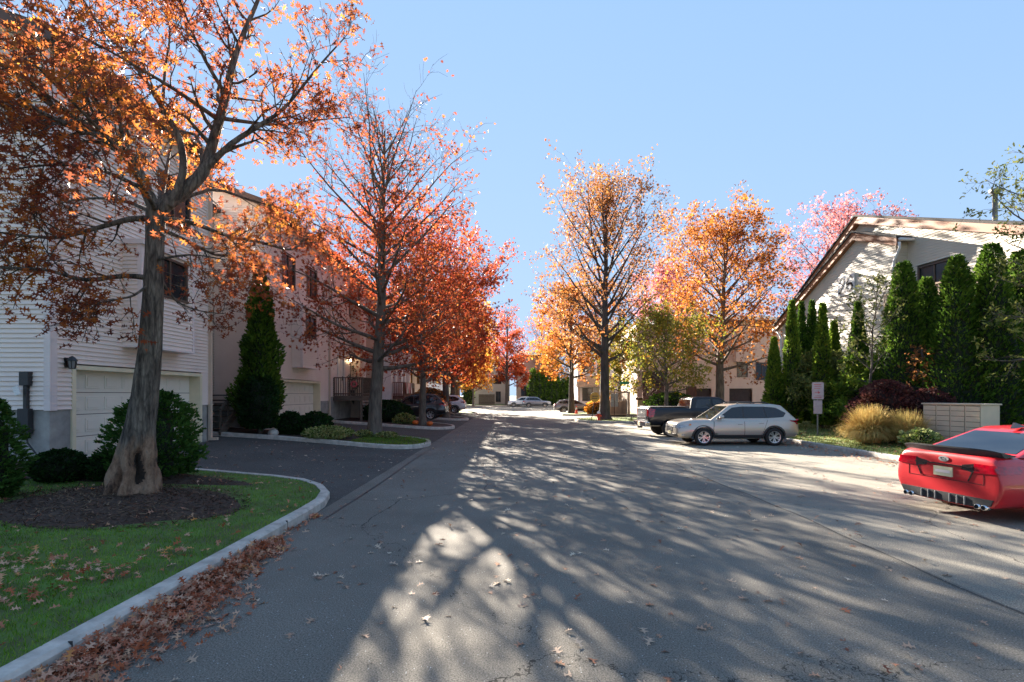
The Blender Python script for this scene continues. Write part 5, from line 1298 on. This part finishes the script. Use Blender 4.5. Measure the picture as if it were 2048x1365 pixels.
# --- generic wagon / SUV (front = +x)
def suv(name, label, loc, rz, paint, L=4.75, Wd=1.86, Hh=1.68, gc=.24, hood=1.02, belt=1.06, wr=.34, wagon=False, detail=True, group=None, ry=0, cladding=True, plate=True, glassroof=False):
    h = L/2; w = Wd/2; ax = 1.37*L/4.8; wy = w-.10
    wheels = [(ax, -wy, wr), (-ax, -wy, wr), (ax, wy, wr), (-ax, wy, wr)]
    st = [(-h, gc+.14, .62, .80, w*.70, w*.80, w*.74), (-h+.02, gc+.1, .62, .90, w*.78, w*.88, w*.82), (-h+.22, gc+.04, .64, belt+.06, w*.88, w*.98, w*.90), (-h+.8, gc, .66, belt+.05, w*.92, w, w*.94),
          (-.5, gc-.02, .66, belt, w*.93, w*.995, w*.95), (.5, gc-.02, .66, belt-.01, w*.93, w*.995, w*.95), (h-1.35, gc, .66, belt-.02, w*.93, w, w*.93), (h-.75, gc, .64, hood, w*.92, w*.99, w*.88),
          (h-.3, gc+.02, .60, hood-.06, w*.88, w*.96, w*.82), (h-.06, gc+.05, .56, hood-.14, w*.78, w*.86, w*.72), (h, gc+.1, .54, hood-.22, w*.66, w*.76, w*.62)]
    c = Car(name, label, loc, rz, paint, st, wheels, wr+.055, wr, group, ry)
    zb = belt-.06; T = Hh-.02; fx = h-1.30; rf = fx-.95; rr_ = -h+.55; rx = -h+.10
    prof = [(fx, zb), (rf+.12, T-.07), (rf-.25, T), (rr_+.55, T), (rr_+.1, T-.06), (rx, zb+.02)]
    sw0 = [(fx-.30, zb+.09), (rf+.02, T-.15), (rf-.20, T-.12), (rf-.36, T-.105), (rf-.36, zb+.09)]
    sw1 = [(rf-.42, zb+.09), (rf-.42, T-.105), (rf-1.18, T-.11), (rf-1.26, zb+.10)]
    sw2 = [(rf-1.32, zb+.10), (rf-1.24, T-.11), (rr_+.35, T-.15), (rx+.42, zb+.30), (rx+.55, zb+.14)]
    wz = c.cabin(prof, zb, w*.93, .34, [sw0, sw1, sw2], (0, .07, .06, .11), (4, .06, .10, .12))
    for sd in (-1, 1):
        for (pa, pb, pc, pd) in (((rf-.355, zb+.09), (rf-.355, T-.105), (rf-.425, T-.105), (rf-.425, zb+.09)), ((rf-1.255, zb+.10), (rf-1.175, T-.11), (rf-1.245, T-.11), (rf-1.325, zb+.10))):
            m = MB(); m.v = [(x, sd*(wz(z)+.0045), z) for x, z in (pa, pb, pc, pd)]+[(x, sd*(wz(z)-.01), z) for x, z in (pa, pb, pc, pd)]
            m.f = [(0, 1, 2, 3), (7, 6, 5, 4), (0, 4, 5, 1), (1, 5, 6, 2), (2, 6, 7, 3), (3, 7, 4, 0)]; c.part('pillar_trim', m, 'black_pl')
    for a_ in ('-y', 'y'):
        s1 = -1 if a_ == '-y' else 1
        q = [(rf-.38, .40), (fx-.12, .40), (fx-.18, belt-.03), (rf-.38, belt-.03)]; q2 = [(rf-1.05, .40), (rf-.40, .40), (rf-.40, belt-.03), (rf-1.30, belt-.03)]
        if detail:
            d1 = c.patch('door', q, a_, paint, .001, .006, 8, 6); handle(c, d1, rf-.22, .86, a_)
            d2 = c.patch('door', q2, a_, paint, .001, .006, 8, 6); handle(c, d2, rf-1.05, .90, a_)
            for xa, xb in ((rf-.395, rf-.395), (fx-.105, fx-.165), (rf-1.06, rf-1.31)):
                c.patch('door_seam', [(xa-.009, .42), (xa+.009, .42), (xb+.009, belt-.02), (xb-.009, belt-.02)], a_, 'black_pl', .002, .004, 1, 8)
            for hx_ in (rf-.22, rf-1.05): c.patch('handle_recess', [(hx_-.09, .83 if hx_ > rf-.5 else .87), (hx_+.09, .83 if hx_ > rf-.5 else .87), (hx_+.08, .855 if hx_ > rf-.5 else .895), (hx_-.08, .855 if hx_ > rf-.5 else .895)], a_, 'black_pl', .008, .002, 3, 1)
        if cladding:
            c.patch('side_sill', [(-ax+.42, gc-.0), (ax-.42, gc-.0), (ax-.42, .43), (-ax+.42, .43)], a_, 'black_pl', .003, .012, 10, 3)
    for (wx, wy_, wz_) in wheels:   # arch trims
        m = MB(); sd = -1 if wy_ < 0 else 1; R0 = wr+.045; R1 = wr+.115; n_ = 16; o_in = []; 
        for j in range(n_+1):
            a = math.pi*(j/n_)*1.12-.19
            for rr2 in (R0, R1):
                x_, z_ = wx+rr2*math.cos(a), wz_+rr2*math.sin(a); hit, *_r = c.bvh.ray_cast(Vector((wx+R1*1.05*math.cos(a), sd*3, wz_+R1*1.05*math.sin(a))), Vector((0, -sd, 0)))
                yy = hit.y if hit else sd*w*.97
                m.v.append((x_, yy+sd*.012, z_)); m.v.append((x_, yy-sd*.05, z_))
        for j in range(n_):
            a = j*4; b = a+4; m.f += [(a, a+2, b+2, b), (a+1, b+1, b+3, a+3), (a, b, b+1, a+1), (a+2, a+3, b+3, b+2)]
        c.part('wheel_arch', m, 'black_pl' if cladding else paint, smooth=False)
    c.mirror(fx-.42, w*.90, belt+.06, 'black_pl' if paint != 'paint_silver' else 'paint_silver')
    for sd in (-1, 1):
        m = MB(); y = sd*(wz(T)-.05); m.tube([(rf-.2, y, T-.0), (rf-.3, y, T+.05), (rr_+.75, y, T+.055), (rr_+.55, y, T+.0)], [.018, .022, .022, .018], 8); c.part('roof_rail', m, 'black_pl', smooth=True)
        ys = sorted([sd*w*.42, sd*w*.86])
        c.patch('headlight', [(ys[0], .68 if sd < 0 else .70), (ys[1], .70 if sd < 0 else .68), (ys[1], .82), (ys[0], .78)] , 'x', 'head', .004, .01, 8, 4)
        ys = sorted([sd*w*.55, sd*w*.9])
        c.patch('tail_light', [(ys[0], .84), (ys[1], .84), (ys[1], 1.0), (ys[0], 1.0)], '-x', 'tail', .004, .012, 8, 4)
        a_ = '-y' if sd < 0 else 'y'
        c.patch('tail_light', [(-h+.08, .90), (-h+.36, .95), (-h+.42, 1.02), (-h+.08, 1.06)], a_, 'tail', .004, .012, 6, 4)
        c.patch('headlight', [(h-.42, .76), (h-.10, .66), (h-.14, .76), (h-.52, .84)], a_, 'head', .004, .012, 6, 4)
        c.patch('side_marker', [(h-.56, .80), (h-.49, .78), (h-.50, .86), (h-.57, .86)], a_, 'amber', .005, .012, 3, 3)
        c.patch('fog_light', [(h-.32, .38), (h-.20, .38), (h-.20, .46), (h-.32, .46)], a_, 'head', .006, .012, 3, 3)
    c.patch('grille', [(-w*.38, .52), (w*.38, .52), (w*.40, .74), (-w*.40, .74)], 'x', 'black_pl', .004, .01, 10, 4)
    m = MB()
    for z in (.57, .63, .69): c.patch('grille_bar', [(-w*.37, z-.012), (w*.37, z-.012), (w*.37, z+.012), (-w*.37, z+.012)], 'x', 'chrome', .016, .006, 10, 1)
    c.patch('front_bumper', [(-w*.8, gc+.03), (w*.8, gc+.03), (w*.8, .44), (-w*.8, .44)], 'x', 'black_pl', .003, .014, 14, 3)
    c.patch('rear_bumper', [(-w*.85, gc+.07), (w*.85, gc+.07), (w*.85, .46), (-w*.85, .46)], '-x', 'black_pl', .003, .014, 14, 3)
    if plate:
        c.patch('licence_plate', [(-.15, .64), (.15, .64), (.15, .78), (-.15, .78)], '-x', 'plate', .006, .01, 3, 2)
        c.patch('licence_plate', [(-.15, .42), (.15, .42), (.15, .54), (-.15, .54)], 'x', 'plate', .02, .01, 3, 2)
    return c

sil = suv('station_wagon', 'silver-beige station wagon with black roof rails parked nose to the street', (8.9, 20.5, 0), R(180), 'paint_silver', 4.85, 1.86, 1.66, .25, 1.03, 1.04, .345)

def pickup():
    L = 5.9; h = L/2; w = 1.0; gc = .38; ax = 1.85; wr = .41
    wheels = [(ax, -.9, wr), (-ax, -.9, wr), (ax, .9, wr), (-ax, .9, wr)]
    st = [(-h, .55, .8, 1.32, .80, .93, .90), (-h+.02, .50, .8, 1.38, .86, .98, .95), (-h+.3, .48, .8, 1.40, .90, w, .97), (-1.2, .46, .8, 1.38, .90, w, .97), (-.3, .44, .8, 1.36, .90, w, .97),
          (.6, .44, .8, 1.32, .90, w, .97), (1.35, .44, .8, 1.30, .90, w, .95), (2.2, .42, .8, 1.27, .90, w, .92), (h-.2, .40, .76, 1.2, .86, .97, .86), (h-.03, .42, .74, 1.1, .8, .92, .8), (h, .46, .72, 1.0, .72, .84, .72)]
    c = Car('pickup_truck', 'dark navy pickup truck with chrome tailgate end, behind the silver wagon', (9.35, 24.7, 0), R(2), 'paint_navy', st, wheels, wr+.07, wr, rim='chrome')
    zb = 1.24; T = 1.9; prof = [(1.35, zb), (.65, T-.06), (.35, T), (-.55, T), (-.78, T-.06), (-.92, zb)]
    c.cabin(prof, zb, .93, .25, [[(1.05, zb+.12), (.58, T-.14), (.2, T-.1), (.2, zb+.12)], [(.13, zb+.12), (.13, T-.1), (-.55, T-.12), (-.68, zb+.12)]], (0, .08, .06, .1), (4, .08, .08, .14))
    c.mirror(.85, .95, 1.42, 'paint_navy')
    # bed: dark cover sheet and rails
    m = MB(); m.box(-h+.12, -.95, -.86, .86, 1.40, 1.43); c.part('bed_cover', m, 'black_pl', bevel=.01)
    for sd, a_ in ((-1, '-y'), (1, 'y')):
        c.patch('tail_light', [(-h+.03, .92), (-h+.26, .95), (-h+.34, 1.32), (-h+.03, 1.36)], a_, 'tail', .004, .014, 4, 5)
        ys = sorted([sd*.80, sd*.955]); c.patch('tail_light', [(ys[0], .98), (ys[1], .98), (ys[1], 1.30), (ys[0], 1.30)], '-x', 'tail', .004, .014, 4, 5)
        c.patch('door', [(.28, .56), (1.15, .56), (1.2, 1.24), (.28, 1.24)], a_, 'paint_navy', .001, .006, 6, 5); c.patch('door', [(-.75, .56), (.22, .56), (.22, 1.24), (-.8, 1.24)], a_, 'paint_navy', .001, .006, 6, 5)
        ys = sorted([sd*.5, sd*.88]); c.patch('headlight', [(ys[0], .9), (ys[1], .9), (ys[1], 1.06), (ys[0], 1.06)], 'x', 'head', .004, .012)
        m = MB(); m.box(-1.0, 1.0, sd*.93, sd*1.04, .36, .42); c.part('running_board', m, 'black_pl', bevel=.01)
    tg = c.patch('tailgate', [(-.76, .84), (.76, .84), (.76, 1.34), (-.76, 1.34)], '-x', 'paint_navy', .004, .014, 12, 5, label='chrome-trimmed tailgate')
    c.patch('tailgate_trim', [(-.75, 1.27), (.75, 1.27), (.75, 1.33), (-.75, 1.33)], '-x', 'chrome', .024, .006, 10, 1, tg); c.patch('tailgate_trim', [(-.75, .86), (.75, .86), (.75, .93), (-.75, .93)], '-x', 'chrome', .024, .006, 10, 1, tg)
    c.patch('handle', [(-.14, 1.1), (.14, 1.1), (.14, 1.18), (-.14, 1.18)], '-x', 'chrome', .024, .01, 3, 2, tg)
    m = MB(); m.box(-h-.16, -h+.12, -.96, .96, .48, .72); c.part('rear_bumper', m, 'chrome', bevel=.03)
    m = MB(); m.box(-h-.175, -h-.155, -.18, .18, .52, .68); c.part('licence_plate', m, 'plate'); m = MB(); m.box(-h-.22, -h, -.06, .06, .38, .47); c.part('tow_hitch', m, 'black')
    m = MB(); m.box(h-.05, h+.05, -.5, .5, .66, 1.04); c.part('grille', m, 'black_pl', bevel=.02); m = MB(); m.box(h-.1, h+.09, -.9, .9, .42, .62); c.part('front_bumper', m, 'chrome', bevel=.03)
pickup()

def sedan_red():
    L = 4.6; h = L/2; w = .9; wr = .325; ax = 1.30
    wheels = [(ax+.02, -.80, wr), (-ax, -.80, wr), (ax+.02, .80, wr), (-ax, .80, wr)]
    st = [(-h-.01, .22, .60, .92, .74, .84, .76), (-h+.0, .21, .60, 1.00, .76, .87, .79), (-h+.10, .20, .61, 1.065, .80, .895, .80), (-h+.35, .22, .62, 1.06, .83, .91, .80), (-h+.7, .2, .63, 1.02, .84, .905, .82), (-.9, .19, .63, .97, .84, .90, .84),
          (0, .18, .62, .93, .84, .895, .84), (.9, .18, .62, .92, .84, .90, .82), (1.4, .2, .6, .90, .84, .905, .80), (1.85, .22, .56, .82, .80, .88, .74), (2.18, .24, .52, .70, .70, .80, .64), (h, .28, .48, .60, .56, .68, .54)]
    c = Car('sports_sedan', 'bright red sedan with black boot spoiler and quad exhausts, cut by the right edge', (9.52, 8.72, 0), R(8.5), 'paint_red', st, wheels, wr+.05, wr)
    zb = .90; T = 1.46; prof = [(1.05, zb-.02), (.25, T-.07), (-.05, T-.01), (-.75, T-.03), (-.98, T-.09), (-1.88, zb+.13)]
    c.cabin(prof, zb, .845, .46, [[(.72, zb+.09), (.14, T-.16), (-.18, T-.12), (-.22, zb+.09)], [(-.28, zb+.09), (-.24, T-.12), (-.78, T-.14), (-1.32, zb+.20), (-1.2, zb+.10)]], (0, .08, .06, .1), (4, .05, .10, .10))
    c.mirror(.62, .86, 1.0, 'paint_red')
    X = '-x'
    # boot recess for the plate: dark-edged red panel
    rec = c.patch('plate_recess', [(-.40, .62), (.40, .62), (.48, .84), (-.48, .84)], X, 'paint_red', .001, .004, 8, 4)
    c.patch('recess_edge', [(-.48, .835), (.48, .835), (.48, .855), (-.48, .855)], X, 'tail_dark', .012, .02, 10, 1)
    c.patch('recess_edge', [(-.40, .615), (-.385, .615), (-.47, .835), (-.49, .835)], X, 'tail_dark', .006, .008, 1, 6); c.patch('recess_edge', [(.385, .615), (.40, .615), (.49, .835), (.47, .835)], X, 'tail_dark', .006, .008, 1, 6)
    pl = c.patch('licence_plate', [(-.155, .645), (.155, .645), (.155, .80), (-.155, .80)], X, 'plate', .014, .012, 3, 2)
    c.patch('plate_text', [(-.12, .70), (.12, .70), (.12, .745), (-.12, .745)], X, 'trim_grey', .028, .002, 3, 1, pl)
    for sd in (-1, 1):
        c.patch('tail_lens', [(-.44, .80), (-.31, .765), (-.31, .905), (-.44, .87)], ('diag', sd, -h, .90), 'tail_dark', .004, .012, 5, 6)
        c.patch('tail_light', [(-.31, .765), (.22, .80), (.26, .905), (-.31, .915)], ('diag', sd, -h, .90), 'tail', .004, .014, 14, 6)
        a_ = '-y' if sd < 0 else 'y'
        d = c.patch('door', [(-.16, .32), (.88, .32), (.86, .88), (-.22, .90)], a_, 'paint_red', .001, .006, 8, 6); handle(c, d, -.0, .78, a_)
        d = c.patch('door', [(-.96, .32), (-.20, .32), (-.26, .90), (-1.15, .92)], a_, 'paint_red', .001, .006, 8, 6); handle(c, d, -.9, .80, a_)
        ys = sorted([sd*.50, sd*.66])
        for e in (.55, .65):
            m = MB(); m.lathe([(.032, 0), (.038, -.0), (.038, .16), (.032, .16), (.032, .02)], 18, (-h-.06, sd*e, .25), 'x'); c.part('exhaust_pipe', m, 'chrome', smooth=True)
            m = MB(); m.lathe([(.001, .03), (.0315, .03)], 18, (-h-.06, sd*e, .25), 'x'); c.part('exhaust_bore', m, 'black')
    c.patch('diffuser', [(-.70, .235), (.70, .235), (.76, .38), (-.76, .38)], X, 'black_pl', .004, .02, 14, 3)
    for y in (-.36, -.24, -.12, .12, .24, .36):
        m = MB(); m.box(-h-.055, -h+.04, y-.008, y+.008, .235, .37); c.part('diffuser_fin', m, 'steel', bevel=.003)
    for y in (-.62, .62): c.patch('boot_seam', [(y-.004, .60), (y+.004, .60), (y+.004, .755), (y-.004, .755)], X, 'tail_dark', .002, .002, 1, 4)
    c.patch('boot_seam', [(-.62, .592), (.62, .592), (.62, .60), (-.62, .60)], X, 'tail_dark', .002, .002, 14, 1)
    # spoiler along the boot edge
    m = MB(); n_ = 16
    for i in range(n_+1):
        y = -.80+1.6*i/n_; e = 1-abs(y/.80)**6*.4; xx = -h+.02+.10*(abs(y)/.8)**2.5; z = 1.055
        m.v += [(xx+.26, y, z+.0), (xx+.03, y, z+.075*e), (xx-.04, y, z+.095*e), (xx-.035, y, z+.07*e), (xx+.02, y, z-.03)]
    for i in range(n_):
        for j in range(5): a = i*5+j; b = i*5+(j+1) % 5; m.f.append((a, b, b+5, a+5))
    m.f.append((0, 1, 2, 3, 4)); k = n_*5; m.f.append((k+4, k+3, k+2, k+1, k)); c.part('spoiler', m, 'black_pl', smooth=False)
    m = MB(); nn = 24
    hit, *_r = c.bvh.ray_cast(Vector((-5, 0, .93)), Vector((1, 0, 0))); ex = hit.x-.012 if hit else -h
    m.v = [(ex, .085*math.cos(2*math.pi*j/nn), .93+.045*math.sin(2*math.pi*j/nn)) for j in range(nn)]+[(ex+.03, .085*math.cos(2*math.pi*j/nn), .93+.045*math.sin(2*math.pi*j/nn)) for j in range(nn)]
    m.f = [tuple(range(nn)), tuple(reversed(range(nn, 2*nn)))]+[(j, (j+1) % nn, nn+(j+1) % nn, nn+j) for j in range(nn)]; em = c.part('emblem', m, 'steel')
    m = MB()
    for (sy, sz, sr) in ((.04, .012, .014), (-.005, .016, .008), (-.03, .004, .008), (-.04, -.016, .008), (-.01, -.02, .008), (.02, -.018, .008)):
        for a in (0, math.pi/4, math.pi/2, 3*math.pi/4): m.bar((ex-.002, sy-sr*math.cos(a), .93+sz-sr*math.sin(a)), (ex-.002, sy+sr*math.cos(a), .93+sz+sr*math.sin(a)), .003, .004)
    c.part('emblem_stars', m, 'chrome', em)
    m = MB(); m.add([(-.70, -.03, T-.012), (-.70, .03, T-.012), (-.90, -.02, T+.06), (-.90, .02, T+.06), (-.95, -.03, T-.04), (-.95, .03, T-.04)], [(0, 1, 3, 2), (2, 3, 5, 4), (0, 2, 4), (1, 5, 3)]); c.part('antenna_fin', m, 'tail_dark')
    c.patch('front_bumper', [(-.7, .24), (.7, .24), (.7, .40), (-.7, .40)], 'x', 'black_pl', .003, .01, 10, 3)
sedan_red()
hs = math.atan(.067)
suv('parked_car', 'black crossover with roof rack facing the left houses, behind the pumpkins', (-6.75, 34.2, H(-6.75)), R(180), 'paint_black', 4.75, 1.9, 1.76, .26, 1.1, 1.12, .36, ry=hs, cladding=True)
suv('parked_car', 'white crossover facing the left houses behind the second red tree', (-6.5, 46.4, H(-6.5)), R(180), 'paint_white', 4.6, 1.85, 1.7, .25, 1.04, 1.07, .34, ry=hs, detail=False)
suv('parked_car', 'grey crossover parked side-on at the far end of the street', (4.0, 81, 0), R(0), 'paint_grey', 4.6, 1.85, 1.68, .25, 1.04, 1.07, .34, detail=False)
suv('parked_car', 'white crossover peeking out behind the far grey one', (1.6, 83.6, 0), R(180), 'paint_white', 4.6, 1.85, 1.7, .25, 1.04, 1.07, .34, detail=False)
suv('parked_car', 'dark grey car half hidden behind the orange middle tree', (7.0, 55.8, 0), R(0), 'paint_grey', 4.7, 1.84, 1.47, .22, .95, .98, .33, detail=False)

# ------------------------------------------------------------------ grass blades, litter
def sample_poly(poly, n, extra=None, xr=None, yr=None):
    xs = [p[0] for p in poly]; ys = [p[1] for p in poly]; x0, x1 = xr or (min(xs), max(xs)); y0, y1 = yr or (min(ys), max(ys)); out = []
    while len(out) < n:
        p = (rng.uniform(x0, x1), rng.uniform(y0, y1))
        if inside(p, poly) and (extra is None or extra(*p)): out.append(p)
    return out
def not_mulch(x, y):
    a = ((x+6.0)/1.66)**2+((y-7.75)/1.36)**2 > 1+rng.uniform(-.08, .1); b = ((x+9.3)/4.2)**2+((y-9.75)/.8)**2 > 1+rng.uniform(-.05, .1)
    return a and b
def near_w(x, y): return not_mulch(x, y) and rng.random() < min(1, (4.5/max(y, 1.5))**1.2)
pts = sample_poly(inn1, 90000, near_w, xr=(-11, -3.4), yr=(1.8, 10.9))
P = np.array([(x, y, H(x)+.125) for x, y in pts]); up = np.tile([0, 0, 1.], (len(P), 1))
v, k = leaf_cloud(P, .042, BLADE, up, spread=.38, fold=0); go = cloud_obj('grass', v, k, M['grassblade']); tag(go, 'short green mown grass around the oak', 'grass', kind='stuff')
def g2(x, y): return True
pts = sample_poly(isl2, 6000, lambda x, y: x > -5.9+.0 or y < 18.0)
P = np.array([(x, y, H(x)+.125) for x, y in pts if x > -6.2]); up = np.tile([0, 0, 1.], (len(P), 1)); v, k = leaf_cloud(P, .07, BLADE, up, spread=.5, fold=0); go = cloud_obj('grass', v, k, M['grassblade']); tag(go, 'grass at the rounded end of the second bed', 'grass', kind='stuff')
def rl_ok(x, y): return rng.random() < min(1, (18/max(y, 12))**1.5)
pts = sample_poly(rl, 30000, rl_ok, xr=(5, 19), yr=(12, 41))
P = np.array([(x, y, HR(x)+.125) for x, y in pts]); up = np.tile([0, 0, 1.], (len(P), 1)); v, k = leaf_cloud(P, .11, BLADE, up, spread=.5, fold=0); go = cloud_obj('grass', v, k, M['pine']); tag(go, 'pale dry grass on the right lawn', 'grass', kind='stuff')
# mulch chips
pts = [(-6+1.6*r_*math.cos(a_), 7.75+1.3*r_*math.sin(a_)) for r_, a_ in ((rng.random()**.5, rng.random()*6.283) for _ in range(3500))]
pts += [p for p in ((-9.3+4.1*r_*math.cos(a_), 9.75+.78*r_*math.sin(a_)) for r_, a_ in ((rng.random()**.5, rng.random()*6.283) for _ in range(4000))) if p[0] > -12]
def mz(x, y):
    a = max(0, 1-((x+6)/1.75)**2-((y-7.75)/1.45)**2)*.10; b = max(0, 1-((x+9.3)/4.3)**2-((y-9.75)/.85)**2)*.06; return H(x)+.135+max(a, b)
for _ in range(900):
    a_ = rng.random()*6.283; r_ = 1+abs(rng.gauss(0, .05)); pts.append((-6+1.66*r_*math.cos(a_), 7.75+1.36*r_*math.sin(a_)))
P = np.array([(x, y, mz(x, y)+.006) for x, y in pts]); v, k = leaf_cloud(P, .06, [(0, .08), (1, .1), (1, -.08), (0, -.1)], flat=.35)
M['chips'] = leaf_mat('bark_chip', [(.02, .012, .009), (.05, .03, .02), (.09, .055, .036), (.2, .14, .09)], 0)
o = cloud_obj('mulch_chips', v, k, M['chips']); tag(o, 'dark bark chips covering the planting rings near the oak', 'mulch', kind='stuff')
# leaf litter
def litter(name, pts, size, mat, label, flat=.35, zl=0, curl=.5, jit=.3):
    P = np.array(pts); v, k = leaf_cloud(P, size, OAK, flat=flat, curl=curl, jitter=jit); o = cloud_obj(name, v, k, M[mat]); return tag(o, label, 'leaves', kind='stuff')
gp = []
for _ in range(4600):
    y = 1.6+7.0*rng.random()**1.1 if True else 0
    y = min(y, 8.2); wdt = .08+.42*math.exp(-((y-3.8)/2.6)**2)*(1+.25*math.sin(y*3.1)) * (1 if y < 6.6 else .35)
    if y > 6.9 and rng.random() < .93: continue
    q = abs(rng.gauss(0, .5)); q = min(q, 1.3); x = -3.27+wdt*q*1.25
    gp.append((x, y, .012+max(0, .11*(1-q))*rng.random()*(1 if y < 6.6 else .2)))
litter('leaf_litter', gp, .088, 'litter', 'thick drift of fallen oak leaves in the gutter along the near kerb', .6)
gp = []
for cx, cy, n_, s_ in ((-5.6, 3.9, 130, .35), (-4.9, 4.3, 90, .3), (-4.2, 5.0, 70, .28), (-4.4, 4.4, 40, .25), (-5.0, 5.2, 50, .3), (-4.1, 3.1, 120, .3), (-3.9, 5.7, 25, .25), (-6.0, 5.0, 30, .7), (-4.5, 7.0, 30, .8), (-6.2, 7.6, 16, .9), (-4.6, 3.4, 90, .25)):
    for _ in range(n_):
        x = rng.gauss(cx, s_); y = rng.gauss(cy, s_*.6)
        if x < -3.5: gp.append((x, y, H(x)+.165+rng.random()*.025))
for _ in range(380):
    x = rng.uniform(-9, -3.5); y = rng.uniform(2, 10.5); gp.append((x, y, H(x)+.165))
litter('leaf_litter', gp, .088, 'litter', 'loose patches of fallen oak leaves on the near lawn', .45)
gp = []
for _ in range(1500):
    x = rng.uniform(-3.1, 11); y = 2.2+26*rng.random()**1.5; gp.append((x, y, .01))
litter('leaf_litter', gp, .10, 'litter2', 'single dry leaves scattered over the asphalt', .22)
gp = []
for _ in range(700):
    y = rng.uniform(10, 33); x = 11.55-abs(rng.gauss(0, .5)); gp.append((x, y, .015+rng.random()*.02))
for _ in range(500):
    x = rng.uniform(12, 16); y = rng.uniform(13, 24); gp.append((x, y, HR(x)+.19))
litter('leaf_litter', gp, .1, 'litter', 'brown leaves gathered along the right kerb', .4)
gp = []
for _ in range(500):
    x = rng.uniform(-9, -3.4); y = rng.uniform(11, 18); gp.append((x, y, H(x)+.012)) if rng.random() < .35 else None
litter('leaf_litter', gp, .085, 'litter2', 'few leaves scattered on the dark near driveway', .22)

# kerb joints and seam in the road
g = MB()
for y in (3.75, 7.35): g.box(-3.45, -3.298, y-.005, y+.005, .0, .1512)
o = struct('curb_joint', g, M['black_pl'])
g = MB()
pts = [(4.7+.05*math.sin(y*.9)+.02*math.sin(y*3.3), y) for y in np.arange(-4, 34, .4)]
for (a, b), (c_, d_) in zip(pts, pts[1:]): g.quad((a-.018, b, .004), (a+.018, b, .004), (c_+.018, d_, .004), (c_-.018, d_, .004))
struct('road_seam', g, M['drive'])
g = MB()
pts = [(-3.0+.03*math.sin(y*.7), y) for y in np.arange(8, 30, .5)]
for (a, b), (c_, d_) in zip(pts, pts[1:]): g.quad((a-.02, b, .004), (a+.02, b, .004), (c_+.02, d_, .004), (c_-.02, d_, .004))
struct('road_seam', g, M['black_pl'])

# ------------------------------------------------------------------ camera, light, sky
cam_d = bpy.data.cameras.new('camera'); cam = bpy.data.objects.new('camera', cam_d); COL.objects.link(cam)
cam.location = (0, 0, 2.0); cam.rotation_euler = (R(90), 0, 0); cam_d.sensor_width = 36; cam_d.lens = 36*1000/2048
cam_d.shift_y = (790-682.5)/2048; cam_d.clip_end = 2000; scene.camera = cam
AZ, EL = R(-21), R(22.6)
sd = Vector((math.sin(AZ)*math.cos(EL), math.cos(AZ)*math.cos(EL), math.sin(EL)))
ld = bpy.data.lights.new('sun', 'SUN'); ld.energy = 4.9; ld.angle = R(.5); ld.color = (1, .90, .77)
lo = bpy.data.objects.new('sun', ld); COL.objects.link(lo); lo.rotation_euler = (-sd).to_track_quat('-Z', 'Y').to_euler()
wd = bpy.data.worlds.new('World'); scene.world = wd; wd.use_nodes = True; nt = wd.node_tree
bg = nt.nodes['Background']; sk = nt.nodes.new('ShaderNodeTexSky'); sk.sky_type = 'NISHITA'; sk.sun_disc = False
sk.sun_elevation = EL; sk.sun_rotation = AZ; sk.air_density = 1.0; sk.dust_density = 0.0; sk.ozone_density = 3.0
# soften the very bright glow round the sun, keep the blue
def vm(op, a, b):
    n = nt.nodes.new('ShaderNodeVectorMath'); n.operation = op
    for i, q in enumerate((a, b)):
        if hasattr(q, 'links'): nt.links.new(q, n.inputs[i])
        else: n.inputs[i].default_value = q
    return n.outputs[0]
den = vm('ADD', vm('MULTIPLY', sk.outputs[0], (1.6,)*3), (1,)*3)
skc = vm('MULTIPLY', vm('DIVIDE', sk.outputs[0], den), (.88, 1.17, 1.66))
nt.links.new(skc, bg.inputs[0]); bg.inputs[1].default_value = .15
scene.view_settings.view_transform = 'Standard'; scene.view_settings.look = 'None'; scene.view_settings.gamma = 1
scene.view_settings.exposure = 2.95
scene.cycles.max_bounces = 8; scene.cycles.transparent_max_bounces = 8
scene.cycles.use_denoising = True
